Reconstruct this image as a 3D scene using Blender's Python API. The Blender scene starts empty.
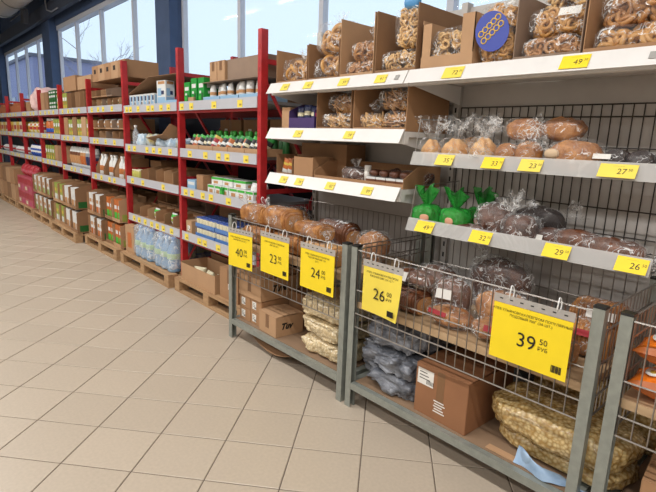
import bpy, math, random
from mathutils import Vector, Matrix, noise
random.seed(7)
SC = bpy.context.scene
COL = SC.collection
PI = math.pi

# ------------------------------------------------------------ camera
CAM_H = 1.5318
cam_d = bpy.data.cameras.new('camera'); cam = bpy.data.objects.new('camera', cam_d); COL.objects.link(cam)
cam_d.sensor_width = 36.0; cam_d.lens = 27.065; cam_d.clip_start = 0.05; cam_d.clip_end = 400
CR, CU, CB = Vector((.66968, .74172, .03718)), Vector((-.17902, .11264, .97738)), Vector((.72075, -.66118, .20822))
cam.matrix_world = Matrix(((CR.x, CU.x, CB.x, 0), (CR.y, CU.y, CB.y, 0), (CR.z, CU.z, CB.z, CAM_H), (0, 0, 0, 1)))
SC.camera = cam
# ------------------------------------------------------------ overcast sky
wd = bpy.data.worlds.new('overcast_sky'); SC.world = wd; wd.use_nodes = True
bg = wd.node_tree.nodes['Background']; bg.inputs['Color'].default_value = (.66, .83, 1.0, 1); bg.inputs['Strength'].default_value = 1.2
SC.view_settings.view_transform = 'Standard'; SC.view_settings.look = 'None'
SC.view_settings.exposure = 0.0; SC.view_settings.gamma = 1.0; SC.view_settings.use_curve_mapping = False
try:
    SC.cycles.use_denoising = True; SC.cycles.transparent_max_bounces = 24; SC.cycles.max_bounces = 8
except Exception: pass
LAMP_W = 42.0            # watts of each ceiling tube (built in ceiling_light below)

# ------------------------------------------------------------ helpers
def lin(c):
    if isinstance(c, str): c = tuple(int(c[i:i+2], 16) for i in (0, 2, 4))
    return tuple(((x/255)/12.92 if x/255 < .04045 else ((x/255+.055)/1.055)**2.4) for x in c)
MATS = {}
def mat(name, col, rough=.6, metal=0., var=.0, scale=8., col2=None, bump=0., bscale=40., emit=None, spec=.5, obj_rand=0., stretch=None, sub=0.):
    if name in MATS: return MATS[name]
    m = bpy.data.materials.new(name); m.use_nodes = True; nt = m.node_tree; N = nt.nodes; L = nt.links
    b = N['Principled BSDF']; b.inputs['Roughness'].default_value = rough; b.inputs['Metallic'].default_value = metal
    b.inputs['Specular IOR Level'].default_value = spec
    c = lin(col); b.inputs['Base Color'].default_value = (*c, 1)
    tc = None
    if var or bump or col2:
        tc = N.new('ShaderNodeTexCoord'); src = tc.outputs['Object']
        if stretch:
            mp = N.new('ShaderNodeMapping'); mp.inputs['Scale'].default_value = stretch; L.new(src, mp.inputs['Vector']); src = mp.outputs['Vector']
    last = None
    if var or col2:
        no = N.new('ShaderNodeTexNoise'); no.inputs['Scale'].default_value = scale; no.inputs['Detail'].default_value = 5
        L.new(src, no.inputs['Vector'])
        rp = N.new('ShaderNodeValToRGB'); rp.color_ramp.elements[0].position = .3; rp.color_ramp.elements[1].position = .7
        if col2: a, d = c, lin(col2)
        else: a, d = tuple(x*(1-var) for x in c), tuple(min(1, x*(1+var)) for x in c)
        rp.color_ramp.elements[0].color = (*a, 1); rp.color_ramp.elements[1].color = (*d, 1)
        L.new(no.outputs['Fac'], rp.inputs['Fac']); last = rp.outputs['Color']
    if obj_rand:
        oi = N.new('ShaderNodeObjectInfo'); hs = N.new('ShaderNodeHueSaturation')
        mr = N.new('ShaderNodeMapRange'); mr.inputs['To Min'].default_value = 1-obj_rand; mr.inputs['To Max'].default_value = 1+obj_rand
        L.new(oi.outputs['Random'], mr.inputs['Value']); L.new(mr.outputs['Result'], hs.inputs['Value'])
        if last: L.new(last, hs.inputs['Color'])
        else: hs.inputs['Color'].default_value = (*c, 1)
        last = hs.outputs['Color']
    if last: L.new(last, b.inputs['Base Color'])
    if bump:
        nb = N.new('ShaderNodeTexNoise'); nb.inputs['Scale'].default_value = bscale; nb.inputs['Detail'].default_value = 4
        L.new(src, nb.inputs['Vector']); bu = N.new('ShaderNodeBump'); bu.inputs['Strength'].default_value = bump; bu.inputs['Distance'].default_value = .01
        L.new(nb.outputs['Fac'], bu.inputs['Height']); L.new(bu.outputs['Normal'], b.inputs['Normal'])
    if emit:
        b.inputs['Emission Color'].default_value = (*lin(emit[0]), 1); b.inputs['Emission Strength'].default_value = emit[1]
    MATS[name] = m; return m
def film(name, col='ffffff', amin=.05, amax=.4, rough=.16, scale=14., bump=.9, crease=.035):
    """thin crinkled plastic: mostly clear, highlights painted as opaque streaks along creases"""
    if name in MATS: return MATS[name]
    m = bpy.data.materials.new(name); m.use_nodes = True; nt = m.node_tree; N = nt.nodes; L = nt.links
    b = N['Principled BSDF']; b.inputs['Base Color'].default_value = (*lin(col), 1); b.inputs['Roughness'].default_value = rough
    tc = N.new('ShaderNodeTexCoord'); no = N.new('ShaderNodeTexNoise'); no.inputs['Scale'].default_value = scale
    no.inputs['Detail'].default_value = 6; no.inputs['Distortion'].default_value = 1.4
    L.new(tc.outputs['Object'], no.inputs['Vector'])
    m1 = N.new('ShaderNodeMath'); m1.operation = 'SUBTRACT'; m1.inputs[1].default_value = .5; L.new(no.outputs['Fac'], m1.inputs[0])
    m2 = N.new('ShaderNodeMath'); m2.operation = 'ABSOLUTE'; L.new(m1.outputs[0], m2.inputs[0])
    rp = N.new('ShaderNodeMapRange'); rp.inputs['From Min'].default_value = 0; rp.inputs['From Max'].default_value = crease
    rp.inputs['To Min'].default_value = amax; rp.inputs['To Max'].default_value = amin
    L.new(m2.outputs[0], rp.inputs['Value'])
    mk = N.new('ShaderNodeTexNoise'); mk.inputs['Scale'].default_value = scale*.7; L.new(tc.outputs['Object'], mk.inputs['Vector'])
    mr = N.new('ShaderNodeMapRange'); mr.inputs['From Min'].default_value = .40; mr.inputs['From Max'].default_value = .55; L.new(mk.outputs['Fac'], mr.inputs['Value'])
    mm = N.new('ShaderNodeMix'); mm.data_type = 'FLOAT'; mm.inputs['A'].default_value = amin; L.new(mr.outputs['Result'], mm.inputs['Factor']); L.new(rp.outputs['Result'], mm.inputs['B'])
    L.new(mm.outputs['Result'], b.inputs['Alpha'])  # alpha carries the painted highlight streaks
    n2 = N.new('ShaderNodeTexNoise'); n2.inputs['Scale'].default_value = scale*2.2; n2.inputs['Detail'].default_value = 5; n2.inputs['Distortion'].default_value = 1
    L.new(tc.outputs['Object'], n2.inputs['Vector'])
    bu = N.new('ShaderNodeBump'); bu.inputs['Strength'].default_value = bump; bu.inputs['Distance'].default_value = .015
    L.new(n2.outputs['Fac'], bu.inputs['Height']); L.new(bu.outputs['Normal'], b.inputs['Normal'])
    MATS[name] = m; return m

def chips(name, c1, c2, scale=60., rough=.3, bump=.7):
    """wafer crumbs pressed against a clear bag"""
    m = bpy.data.materials.new(name); m.use_nodes = True; N = m.node_tree.nodes; L = m.node_tree.links; b = N['Principled BSDF']; b.inputs['Roughness'].default_value = rough
    b.inputs['Coat Weight'].default_value = .6; b.inputs['Coat Roughness'].default_value = .12
    tc = N.new('ShaderNodeTexCoord'); v = N.new('ShaderNodeTexVoronoi'); v.inputs['Scale'].default_value = scale; L.new(tc.outputs['Object'], v.inputs['Vector'])
    rp = N.new('ShaderNodeValToRGB'); rp.color_ramp.elements[0].color = (*lin(c2), 1); rp.color_ramp.elements[1].color = (*lin(c1), 1); rp.color_ramp.elements[1].position = .75
    L.new(v.outputs['Distance'], rp.inputs['Fac']); bw = N.new('ShaderNodeRGBToBW'); L.new(v.outputs['Color'], bw.inputs[0]); mr = N.new('ShaderNodeMapRange'); mr.inputs['To Min'].default_value = .72; mr.inputs['To Max'].default_value = 1.12; L.new(bw.outputs[0], mr.inputs['Value'])
    hs = N.new('ShaderNodeHueSaturation'); L.new(mr.outputs['Result'], hs.inputs['Value']); L.new(rp.outputs['Color'], hs.inputs['Color']); L.new(hs.outputs['Color'], b.inputs['Base Color'])
    no = N.new('ShaderNodeTexNoise'); no.inputs['Scale'].default_value = scale*.4; no.inputs['Detail'].default_value = 5; L.new(tc.outputs['Object'], no.inputs['Vector'])
    bu = N.new('ShaderNodeBump'); bu.inputs['Strength'].default_value = bump; bu.inputs['Distance'].default_value = .012; L.new(no.outputs['Fac'], bu.inputs['Height'])
    L.new(bu.outputs['Normal'], b.inputs['Normal']); L.new(bu.outputs['Normal'], b.inputs['Coat Normal']); MATS[name] = m; return m

class MB:
    def __init__(s): s.v = []; s.f = []; s.m = []; s.sm = []
    def add(s, vs, fs, mi=0, smooth=False):
        o = len(s.v); s.v += [tuple(x) for x in vs]
        for f in fs: s.f.append([i+o for i in f]); s.m.append(mi); s.sm.append(smooth)
        return s
    def box(s, x0, x1, y0, y1, z0, z1, mi=0, M=None):
        vs = [Vector((x, y, z)) for z in (z0, z1) for y in (y0, y1) for x in (x0, x1)]
        if M: vs = [M @ v for v in vs]
        return s.add(vs, [(0, 2, 3, 1), (4, 5, 7, 6), (0, 1, 5, 4), (2, 6, 7, 3), (0, 4, 6, 2), (1, 3, 7, 5)], mi)
    def quad(s, a, b, c, d, mi=0): return s.add([a, b, c, d], [(0, 1, 2, 3)], mi)
    def tube(s, pts, r, n=5, mi=0, closed=False, caps=True):
        pts = [Vector(p) for p in pts]; k = len(pts); rings = []
        for i, p in enumerate(pts):
            if closed: d = pts[(i+1) % k]-pts[i-1]
            else: d = pts[min(i+1, k-1)]-pts[max(i-1, 0)]
            d.normalize(); a = Vector((0, 0, 1)) if abs(d.z) < .9 else Vector((1, 0, 0))
            u = d.cross(a).normalized(); w = d.cross(u)
            rr = r[i] if isinstance(r, (list, tuple)) else r
            rings.append([p+rr*(math.cos(2*PI*j/n+.4)*u+math.sin(2*PI*j/n+.4)*w) for j in range(n)])
        vs = [v for q in rings for v in q]; fs = []
        for i in range(k if closed else k-1):
            i2 = (i+1) % k
            for j in range(n): fs.append((i*n+j, i*n+(j+1) % n, i2*n+(j+1) % n, i2*n+j))
        if caps and not closed: fs += [tuple(range(n)), tuple(range((k-1)*n, k*n))]
        return s.add(vs, fs, mi, n > 5)
    def lathe(s, prof, n=12, c=(0, 0, 0), mi=0):
        vs = []; fs = []
        for (r, z) in prof:
            for j in range(n): vs.append((c[0]+r*math.cos(2*PI*j/n), c[1]+r*math.sin(2*PI*j/n), c[2]+z))
        for i in range(len(prof)-1):
            for j in range(n): fs.append((i*n+j, i*n+(j+1) % n, (i+1)*n+(j+1) % n, (i+1)*n+j))
        fs += [tuple(reversed(range(n))), tuple(range((len(prof)-1)*n, len(prof)*n))]
        return s.add(vs, fs, mi, True)
    def ell(s, w, d, h, e=.6, nu=24, nv=12, amp=0., fr=8., c=(0, 0, 0), seed=0, fn=None, mi=0, M=None, rid=0.):
        """superellipsoid standing on z=0 (lower third flattened), bumped with noise"""
        def sg(a, p): return math.copysign(abs(a)**p, a)
        vs = []; fs = []
        for i in range(nv+1):
            ph = -PI/2+PI*i/nv
            for j in range(nu):
                th = 2*PI*j/nu
                x, y, z = sg(math.cos(ph), e)*sg(math.cos(th), e), sg(math.cos(ph), e)*sg(math.sin(th), e), sg(math.sin(ph), e if e < 1 else 1)
                p = Vector((x*w/2, y*d/2, z*h/2))
                if fn: p = fn(p, th, ph)
                if amp:
                    q = Vector((p.x*fr+seed*7.1, p.y*fr+seed*3.3, p.z*fr+seed))
                    p += amp*noise.noise_vector(q)
                if rid:
                    q = Vector((p.x*fr*1.6+seed*5.1, p.y*fr*1.6+seed, p.z*fr*1.6))
                    g = abs(noise.noise(q))+.5*abs(noise.noise(q*2.3))+.25*abs(noise.noise(q*5.1))
                    p = p+p.normalized()*rid*(g-.45)
                z = p.z+h/2
                z = max(z, 0.)
                p = Vector((p.x+c[0], p.y+c[1], z+c[2]))
                vs.append(M @ p if M else p)
        for i in range(nv):
            for j in range(nu): fs.append((i*nu+j, i*nu+(j+1) % nu, (i+1)*nu+(j+1) % nu, (i+1)*nu+j))
        return s.add(vs, fs, mi, True)
    def torus(s, R, r, M, n=12, k=6, mi=0):
        vs = []; fs = []
        for i in range(n):
            a = 2*PI*i/n
            for j in range(k):
                b = 2*PI*j/k
                vs.append(M @ Vector(((R+r*math.cos(b))*math.cos(a), (R+r*math.cos(b))*math.sin(a), r*math.sin(b))))
        for i in range(n):
            for j in range(k): fs.append((i*k+j, ((i+1) % n)*k+j, ((i+1) % n)*k+(j+1) % k, i*k+(j+1) % k))
        return s.add(vs, fs, mi, True)
    def tail(s, c, H, R, seed=0, n=20, d=None, mi=0):
        """ruffled end of a tied bag, growing from the knot c along d"""
        d = Vector(d or (0, 0, 1)).normalized(); q = Vector((0, 0, 1)).rotation_difference(d); vs = []; fs = []
        rs = random.Random(seed); p1, p2 = rs.random()*6, rs.random()*6; K = 5
        for i in range(K):
            t = i/(K-1)
            for j in range(n):
                a = 2*PI*j/n
                rr = .007+t**.8*R*(.75+.35*math.sin(4*a+p1)+.25*math.sin(7*a+p2))
                z = t*H*(1+.22*math.sin(3*a+p2)*t)
                vs.append(Vector(c)+q @ Vector((rr*math.cos(a), rr*math.sin(a)*.7, z)))
        for i in range(K-1):
            for j in range(n): fs.append((i*n+j, i*n+(j+1) % n, (i+1)*n+(j+1) % n, (i+1)*n+j))
        return s.add(vs, fs, mi, True)
    def mesh(s, name):
        me = bpy.data.meshes.new(name); me.from_pydata(s.v, [], s.f)
        me.polygons.foreach_set('material_index', s.m); me.polygons.foreach_set('use_smooth', s.sm); me.update(); return me

def setmats(me, mats):
    for m in (mats if isinstance(mats, (list, tuple)) else [mats]): me.materials.append(m)
    return me
def part(name, mb, mats, parent=None, loc=(0, 0, 0), rot=(0, 0, 0), label=None):
    me = mb if isinstance(mb, bpy.types.Mesh) else setmats(mb.mesh(name), mats)
    o = bpy.data.objects.new(name, me); COL.objects.link(o); o.parent = parent; o.location = loc; o.rotation_euler = rot
    if label: o['label'] = label
    return o
def thing(name, label, cat, loc=(0, 0, 0), rz=0., group=None, rot=None):
    o = bpy.data.objects.new(name, None); COL.objects.link(o); o.empty_display_size = .05
    o.location = loc; o.rotation_euler = rot or (0, 0, rz); tag(o, label, cat, group); return o
def tag(o, label, cat, group=None, kind=None):
    o['label'] = label; o['category'] = cat
    if group: o['group'] = group
    if kind: o['kind'] = kind
    return o
def struct(name, mb, mats, parent=None, label=None):
    o = part(name, mb, mats, parent)
    if parent is None: o['kind'] = 'structure'
    if label: o['label'] = label
    return o
CACHE = {}
def cmesh(key, fn, mats):
    if key not in CACHE: CACHE[key] = setmats(fn().mesh(key if isinstance(key, str) else str(key[0])), mats)
    return CACHE[key]
def text_mesh(txt, size, align='CENTER', shear=0., bold=0.):
    key = ('text', txt, size, align, shear, bold)
    if key in CACHE: return CACHE[key]
    cu = bpy.data.curves.new('lettering', 'FONT'); cu.body = txt; cu.size = size; cu.align_x = align; cu.align_y = 'CENTER'; cu.shear = shear; cu.offset = bold
    cu.resolution_u = 3; cu.extrude = 0
    o = bpy.data.objects.new('tmp_text', cu); COL.objects.link(o)
    dg = bpy.context.evaluated_depsgraph_get(); dg.update()
    me = bpy.data.meshes.new_from_object(o.evaluated_get(dg)); bpy.data.objects.remove(o); bpy.data.curves.remove(cu)
    me.name = 'lettering'; me.materials.clear(); me.materials.append(MATS['ink']); CACHE[key] = me; return me
def lettering(txt, size, parent, loc, rot=(PI/2, 0, 0), **k):
    return part('lettering', text_mesh(txt, size, **k), None, parent, loc, rot)

# ------------------------------------------------------------ materials
mat('ink', '1a1712', .6)
M_TILE = mat('floor_tile', 'b5a796', .36, var=.05, scale=60, obj_rand=.035, spec=.45)
M_GROUT = mat('grout', '6d6257', .9, var=.12, scale=20)
M_WALL_SHADE = mat('painted_wall_shade', '20252f', .8)  # shade behind the racks, painted into the wall colour below the sill
M_WALL = mat('blue_grey_wall', '3f5375', .7, var=.08, scale=6)
M_BEAM = mat('blue_grey_beam', '3a4355', .7, var=.08, scale=5)
M_CEIL = mat('ceiling_grey', '8f8b85', .9, var=.06, scale=3)
M_INWALL = mat('pale_wall', 'cfcac2', .9)
M_WFRAME = mat('window_frame', 'c9ccd6', .45)
M_WHITE = mat('white_metal', 'dcd9d6', .42, var=.03, scale=12)
M_PANEL = mat('grey_back_panel', 'bdb8b3', .5, var=.04, scale=10)
M_RED = mat('red_paint', 'ab2226', .42, var=.15, scale=14)
M_REDD = mat('red_beam_paint', '8f1d20', .5, var=.15, scale=10)
M_STEEL = mat('galvanised_steel', '8f938c', .38, metal=.3, var=.12, scale=25)
M_WIRE = mat('chrome_wire', '9c9690', .3, metal=.85)
M_DWIRE = mat('dark_wire', '4a4642', .4, metal=.6)
M_PLY = mat('plywood', 'a98c6b', .7, col2='bfa27e', scale=5, stretch=(1, 6, 6))
M_PAL = mat('pallet_wood', '9a7857', .8, col2='b8956d', scale=4, stretch=(1, 8, 8))
M_RAIL = mat('price_rail', 'b9bac0', .35, var=.03, scale=10)
M_DECK = mat('shelf_deck', '8d8d8f', .5)
M_YEL = mat('yellow_paper', 'f0d31c', .55, var=.03, scale=10)
M_YEL2 = mat('pale_yellow_paper', 'e9d24e', .55, var=.03, scale=10)
M_SLEEVE = film('clear_sleeve', 'd8d4d0', .25, .45, .2, 10, .1)
M_ACR = film('acrylic_strip', 'dedcd9', .40, .46, .10, 3, .03)
M_FILM = film('clear_film', 'ffffff', .05, .85, .09, 17, 1.0, .026)
M_FILM2 = film('clear_film_dense', 'f6f6f6', .08, .95, .10, 16, 1.0, .034)
M_RING = mat('white_plastic', 'e8e8e6', .4)
KRAFT = [mat('kraft_board', 'a17a57', .8, var=.05, scale=9), mat('kraft_board_dark', '8a6748', .8, var=.06, scale=9),
         mat('kraft_board_pale', 'b18c69', .8, var=.05, scale=9), mat('kraft_board_grey', '8d7766', .85, var=.06, scale=9)]
M_TAPE = mat('brown_tape', '7d5a3c', .35)
M_LABEL = mat('white_label', 'dfdcd6', .6)
M_CRUST = mat('bread_crust', '7d4722', .5, col2='c48a4e', scale=16, bump=.6, bscale=45)
M_CRUST_L = mat('bread_crust_pale', 'b5783f', .55, col2='e2b981', scale=18, bump=.5, bscale=45)
M_CRUST_D = mat('rye_crust', '351b11', .45, col2='663a24', scale=18, bump=.6, bscale=50)
M_CRUST_B = mat('black_crust', '24191a', .5, col2='38251f', scale=12, bump=.3, bscale=40)
M_CRUMB = mat('bread_crumb', 'b98550', .8, var=.08, scale=40, bump=.3, bscale=80)
M_DOUGH = mat('ring_crust', 'b5803f', .42, col2='d2a263', scale=30)
M_DOUGH2 = mat('ring_crust_pale', 'c79a5c', .42, col2='deb981', scale=30)
M_DOUGH3 = mat('ring_crust_brown', '9c683c', .42, col2='c08e58', scale=30)
M_BISC = mat('biscuit', 'c1935a', .6, col2='dab57c', scale=30)
M_BISC2 = mat('biscuit_brown', 'a3713f', .6, col2='c59760', scale=30)
def P(name, hexc, rough=.4, var=.0): return mat('print_'+name, hexc, rough, var=var, scale=25)
P('white', 'd9dad8'); P('cream', 'd8cfae'); P('green', '1f8f36'); P('darkgreen', '24602c'); P('lime', '93a04a'); P('yellow', 'c9ad48'); P('orange', 'b9662f')
P('red', 'a32c36'); P('pink', 'b85564'); P('blue', '2b4fa3'); P('sky', '93b7d4'); P('navy', '232b52'); P('purple', '453366'); P('brown', '6b4029'); P('black', '1c1c20'); P('grey', '8e9094'); P('teal', '2d7f79')
P('leaf', '3fae3c'); P('magenta', 'b8436f'); P('tan', 'b8875a')

# ------------------------------------------------------------ floor of single tiles (grid turned against the shelves)
T0 = Vector((-3.1301, -.19955, 0)); E1 = Vector((.26444, .22928, 0)); E2 = Vector((-.20347, .23467, 0))
TW, TH = E1.length, E2.length; TANG = math.atan2(E1.y, E1.x)
FX0, FX1, FY0, FY1 = -21., 4.6, -6.5, 3.39
fl = struct('floor', MB().box(FX0, FX1, FY0, FY1, -.06, -.004), M_GROUT)
def cam_px(p):
    d = p-Vector((0, 0, CAM_H)); z = -d.dot(CB)
    if z < .2: return None
    return 328+493.2*d.dot(CR)/z, 246-493.2*d.dot(CU)/z, z
def tile_mb(mb, M):
    g = .0028; w, h = TW/2-g, TH/2-g; b = .003
    vs = [(-w, -h, -.006), (w, -h, -.006), (w, h, -.006), (-w, h, -.006), (-w, -h, -.0018), (w, -h, -.0018), (w, h, -.0018), (-w, h, -.0018),
          (-w+b, -h+b, 0), (w-b, -h+b, 0), (w-b, h-b, 0), (-w+b, h-b, 0)]
    fs = [(0, 1, 5, 4), (1, 2, 6, 5), (2, 3, 7, 6), (3, 0, 4, 7), (4, 5, 9, 8), (5, 6, 10, 9), (6, 7, 11, 10), (7, 4, 8, 11), (8, 9, 10, 11)]
    mb.add([M @ Vector(v) for v in vs], fs)
tm = setmats((lambda m: (tile_mb(m, Matrix()), m)[1])(MB()).mesh('tile'), M_TILE)
cand = []; rest = MB()
for a in range(-75, 45):
    for b in range(-60, 80):
        c = T0+E1*(a+.5)+E2*(b+.5)
        if not (FX0+.24 < c.x < FX1-.24 and FY0+.24 < c.y < FY1-.24): continue
        q = cam_px(c); s = 0
        if q and -25 < q[0] < 681 and -10 < q[1] < 540 and c.y < 2.3: s = 1/q[2]**3
        cand.append((s, c))
cand.sort(key=lambda t: -t[0])
for i, (s, c) in enumerate(cand):
    if i < 300 and s > 0:
        part('floor_tile', tm, None, fl, c, (0, 0, TANG))
    else: tile_mb(rest, Matrix.Translation(c) @ Matrix.Rotation(TANG, 4, 'Z'))
ro = part('floor_tile_field', rest, M_TILE, fl); ro['kind'] = 'stuff'

# ------------------------------------------------------------ window wall, columns, beams, ceiling, other walls
WY = 3.4; SILL, HEAD = 2.05, 3.87
cols = [(-19.9, -19.3), (-13.86, -13.22), (-7.46, -7.0), (-1.2, -.74), (3.9, 4.4)]
wb_ = MB().box(FX0, FX1, WY, WY+.3, 0, SILL, 1).box(FX0, FX1, WY, WY+.3, HEAD, 5.2)
for a, b in cols: wb_.box(a, b, WY, WY+.1, SILL, HEAD)
struct('wall_back', wb_, [M_WALL, M_WALL_SHADE])
for i, (a, b) in enumerate(cols):
    struct('trim_%d' % (i+1), MB().box(a, b, WY-.14, WY-.001, 0, 5.2), M_WALL, label='blue grey column between the windows')
struct('trim_6', MB().box(FX0, FX1, WY-.24, WY-.145, 3.98, 4.26), M_BEAM, label='blue grey beam over the windows')
spans = [(-19.3, -13.86, 4), (-13.22, -7.46, 4), (-7.0, -1.2, 4), (-.74, 3.9, 3)]
mul = [None, [-11.9, -10.36, -8.78], [-5.5, -3.99, -2.46], None]
for i, (a, b, n) in enumerate(spans):
    win = bpy.data.objects.new('window_%d' % (i+1), None); COL.objects.link(win); win['kind'] = 'structure'; win.location = (a, WY, SILL)
    xs = [a]+(mul[i] or [a+(b-a)*k/n for k in range(1, n)])+[b]
    H = HEAD-SILL; W = b-a
    part('window_frame', MB().box(0, W, .02, .14, H-.09, H).box(0, W, .02, .14, 0, .07).box(0, .05, .045, .115, .07, H-.09).box(W-.05, W, .045, .115, .07, H-.09), M_WFRAME, win)
    for x in xs[1:-1]:
        part('mullion', MB().box(x-a-.032, x-a+.032, .045, .115, .07, H-.09), M_WFRAME, win)
    for k in range(len(xs)-1):
        x0, x1 = xs[k]-a+(.05 if k == 0 else .032), xs[k+1]-a-(.05 if k == len(xs)-2 else .032)
        part('window_pane', MB().box(x0, x1, .075, .083, .07, H-.09), film('window_glass', 'e8f0ff', .05, .05, .02, 2, 0), win)
struct('ceiling', MB().box(FX0, FX1, FY0, WY, 5.2, 5.35), M_CEIL)
struct('wall_left', MB().box(FX0-.2, FX0, FY0, WY, 0, 5.2), M_INWALL)
struct('wall_right', MB().box(FX1, FX1+.2, FY0, WY, 0, 5.2), M_INWALL)
struct('wall_front', MB().box(FX0, FX1, FY0-.2, FY0, 0, 5.2), M_INWALL)
# ceiling duct and hanger, seen in the top left corner
du = thing('ventilation_duct', 'round pale ventilation duct hung under the ceiling near the windows', 'duct', (-13.7, 2.72, 4.52))
mb = MB(); mb.tube([(-1.75, 0, .05), (-1.68, 0, .02), (-1.5, 0, 0), (0, 0, 0), (1.55, 0, 0)], [.1, .2, .31, .32, .32], 22)
part('duct_pipe', mb, mat('duct_metal', 'bdb5ae', .5, var=.05), du)
for x in (-1.2, 0, 1.2):
    mb = MB(); mb.tube([(x, .332*math.cos(t*2*PI/20), .332*math.sin(t*2*PI/20)) for t in range(20)], .010, 5, closed=True); part('joint_ring', mb, M_STEEL, du)
    part('hanger', MB().box(x-.012, x+.012, -.012, .012, .33, .77), M_DWIRE, du)
br = MB(); br.box(-.13, .13, -.05, .05, 0, .30, M=Matrix.Rotation(.15, 4, 'Y'))
o = part('duct_bracket', br, mat('dark_steel', '2b2b30', .6), du, (.25, .12, -.66)); part('rod', MB().box(-1.2, .55, .10, .12, -.42, -.40), MATS['dark_steel'], du)
cb = MB(); cb.tube([(-12.75, 3.13, 4.7), (-12.8, 3.13, 4.3), (-12.7, 3.12, 4.08), (-12.35, 3.12, 3.99), (-11.9, 3.13, 4.0)], .014, 6)
tag(part('cable', cb, mat('grey_cable', '8d8f96', .5)), 'thin grey cable looping down from the beam by the column', 'cable')
# ceiling lamps over the aisle
def ceiling_light(x, y, k=1.):
    t = thing('ceiling_light', 'long white tube lamp hanging under the ceiling over the aisle', 'lamp', (x, y, 4.5), 0, 'ceiling lamps over the aisle')
    part('housing', MB().box(-.75, .75, -.07, .07, .02, .08), M_WHITE, t)
    part('diffuser', MB().box(-.73, .73, -.05, .05, 0, .02), mat('lamp_diffuser', 'ffffff', .4, emit=('fffaf2', 6)), t)
    for sx in (-.5, .5): part('hanger', MB().box(sx-.006, sx+.006, -.006, .006, .08, .7), M_DWIRE, t)
    ld = bpy.data.lights.new('tube_light', 'AREA'); ld.shape = 'RECTANGLE'; ld.size = 1.45; ld.size_y = .12; ld.energy = LAMP_W*k; ld.color = (1, .985, .962)
    lo = bpy.data.objects.new('tube_light', ld); COL.objects.link(lo); lo.parent = t; lo.location = (0, 0, -.012)
for yy, kk in ((-.1, 1.35), (-2.8, .95), (-5.4, .55)):  # row farthest from the shelves is added fill, reaching deeper into them
    for k in range(7): ceiling_light(-11.2+2.3*k, yy, kk)
# outside: snowy ground, a neighbouring building and bare trees
struct('ground', MB().box(-120, 60, WY+.31, 160, -.3, -.1), mat('snowy_ground', 'c9ced6', .9, var=.08, scale=.4))
bd = thing('building', 'lavender grey building standing outside beyond the windows', 'building', (-46, 10.5, -.1))
part('facade', MB().box(-9, 7, -2, 3, 0, 6.4), mat('lavender_render', '8486a6', .9, var=.04, scale=.5), bd)
part('roof', MB().box(-9.2, 7.2, -2.2, 3.2, 6.4, 6.6), mat('grey_roof', '5c5e6c', .8), bd)
for k in range(6): part('window', MB().box(-7.8+2.5*k, -6.6+2.5*k, -2.04, -2, 2.6, 4.0), mat('dark_glass', '5c6078', .2), bd)
def bare_tree(x, y, h, seed, label):
    t = thing('bare_tree', label, 'tree', (x, y, -.1), 0, 'bare trees outside'); rs = random.Random(seed)
    tr = MB(); tr.tube([(0, 0, 0), (.05, 0, h*.3), (0, .05, h*.6), (.05, 0, h)], [.11, .08, .05, .015], 6)
    part('trunk', tr, mat('bark', '8d8a9a', .9), t); bm = MB()
    def branch(p, d, l, r, n):
        q = p+d*l*.5+Vector((rs.uniform(-.1, .1), rs.uniform(-.1, .1), .05))*l; e = p+d*l
        bm.tube([p, q, e], [r, r*.7, r*.35], 4, caps=False)
        if n:
            for _ in range(4):
                t_ = rs.uniform(.4, 1); dd = (d+Vector((rs.uniform(-.8, .8), rs.uniform(-.8, .8), rs.uniform(-.1, .7)))).normalized()
                branch(p+d*l*t_, dd, l*.55, r*.5, n-1)
    for k in range(14):
        a = rs.random()*2*PI; z = h*rs.uniform(.3, .95)
        branch(Vector((0, 0, z)), Vector((math.cos(a), math.sin(a), .6)).normalized(), h*.26, .028, 2)
    part('branches', bm, MATS['bark'], t)
bare_tree(-33, 9.6, 7.0, 3, 'bare winter tree standing outside beyond the window panes')
bare_tree(-29, 10.2, 5.6, 8, 'bare winter tree standing outside beyond the window panes')
# ------------------------------------------------------------ red storage racks along the window wall
RY, RYB = 2.2, 2.84
POSTX = [-3.226, -4.59, -6.005, -7.305, -8.695, -9.985, -11.335, -12.785, -14.135]
POSTH = [2.32, 2.33, 2.34, 2.22, 2.22, 2.21, 2.21, 2.21, 2.2]
LV = [[1.82, 1.39, 1.02, .58], [1.82, 1.39, 1.02, .58], [1.84, 1.44, .97], [1.84, 1.45, 1.0], [1.84, 1.46, 1.03], [1.84, 1.46, 1.04], [1.84, 1.46, 1.04], [1.84, 1.46, 1.04]]
TAGX = {(0, 0): [-4.5, -4.31, -3.9, -3.49], (0, 1): [-4.36, -4.06, -3.83, -3.69, -3.4], (0, 2): [-4.46, -4.33, -4.12, -3.97, -3.67, -3.32], (0, 3): [-4.46, -4.2, -4.1, -3.85],
        (1, 0): [-5.88, -5.77, -5.55, -5.28, -5.17, -4.96, -4.79], (1, 1): [-5.86, -5.7, -5.35, -5.18, -5.02, -4.78], (1, 2): [-5.8, -5.5, -4.97], (1, 3): [-5.8, -5.65, -5.48, -5.3, -5.15, -5.0, -4.8]}
RL = ['red storage rack bay with green cartons on top, next to the white bread shelving', 'red storage rack bay standing over the pallet of water bottles',
      'red storage rack bay of open kraft cartons, long carton on top', 'red storage rack bay with white and brown pouches on its third shelf',
      'red storage rack bay of yellow green packs, orange jar on its second shelf', 'red storage rack bay with pink film bundle on top',
      'red storage rack bay with orange cartons on top shelf', 'red storage rack bay at the far end of the row']
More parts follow.
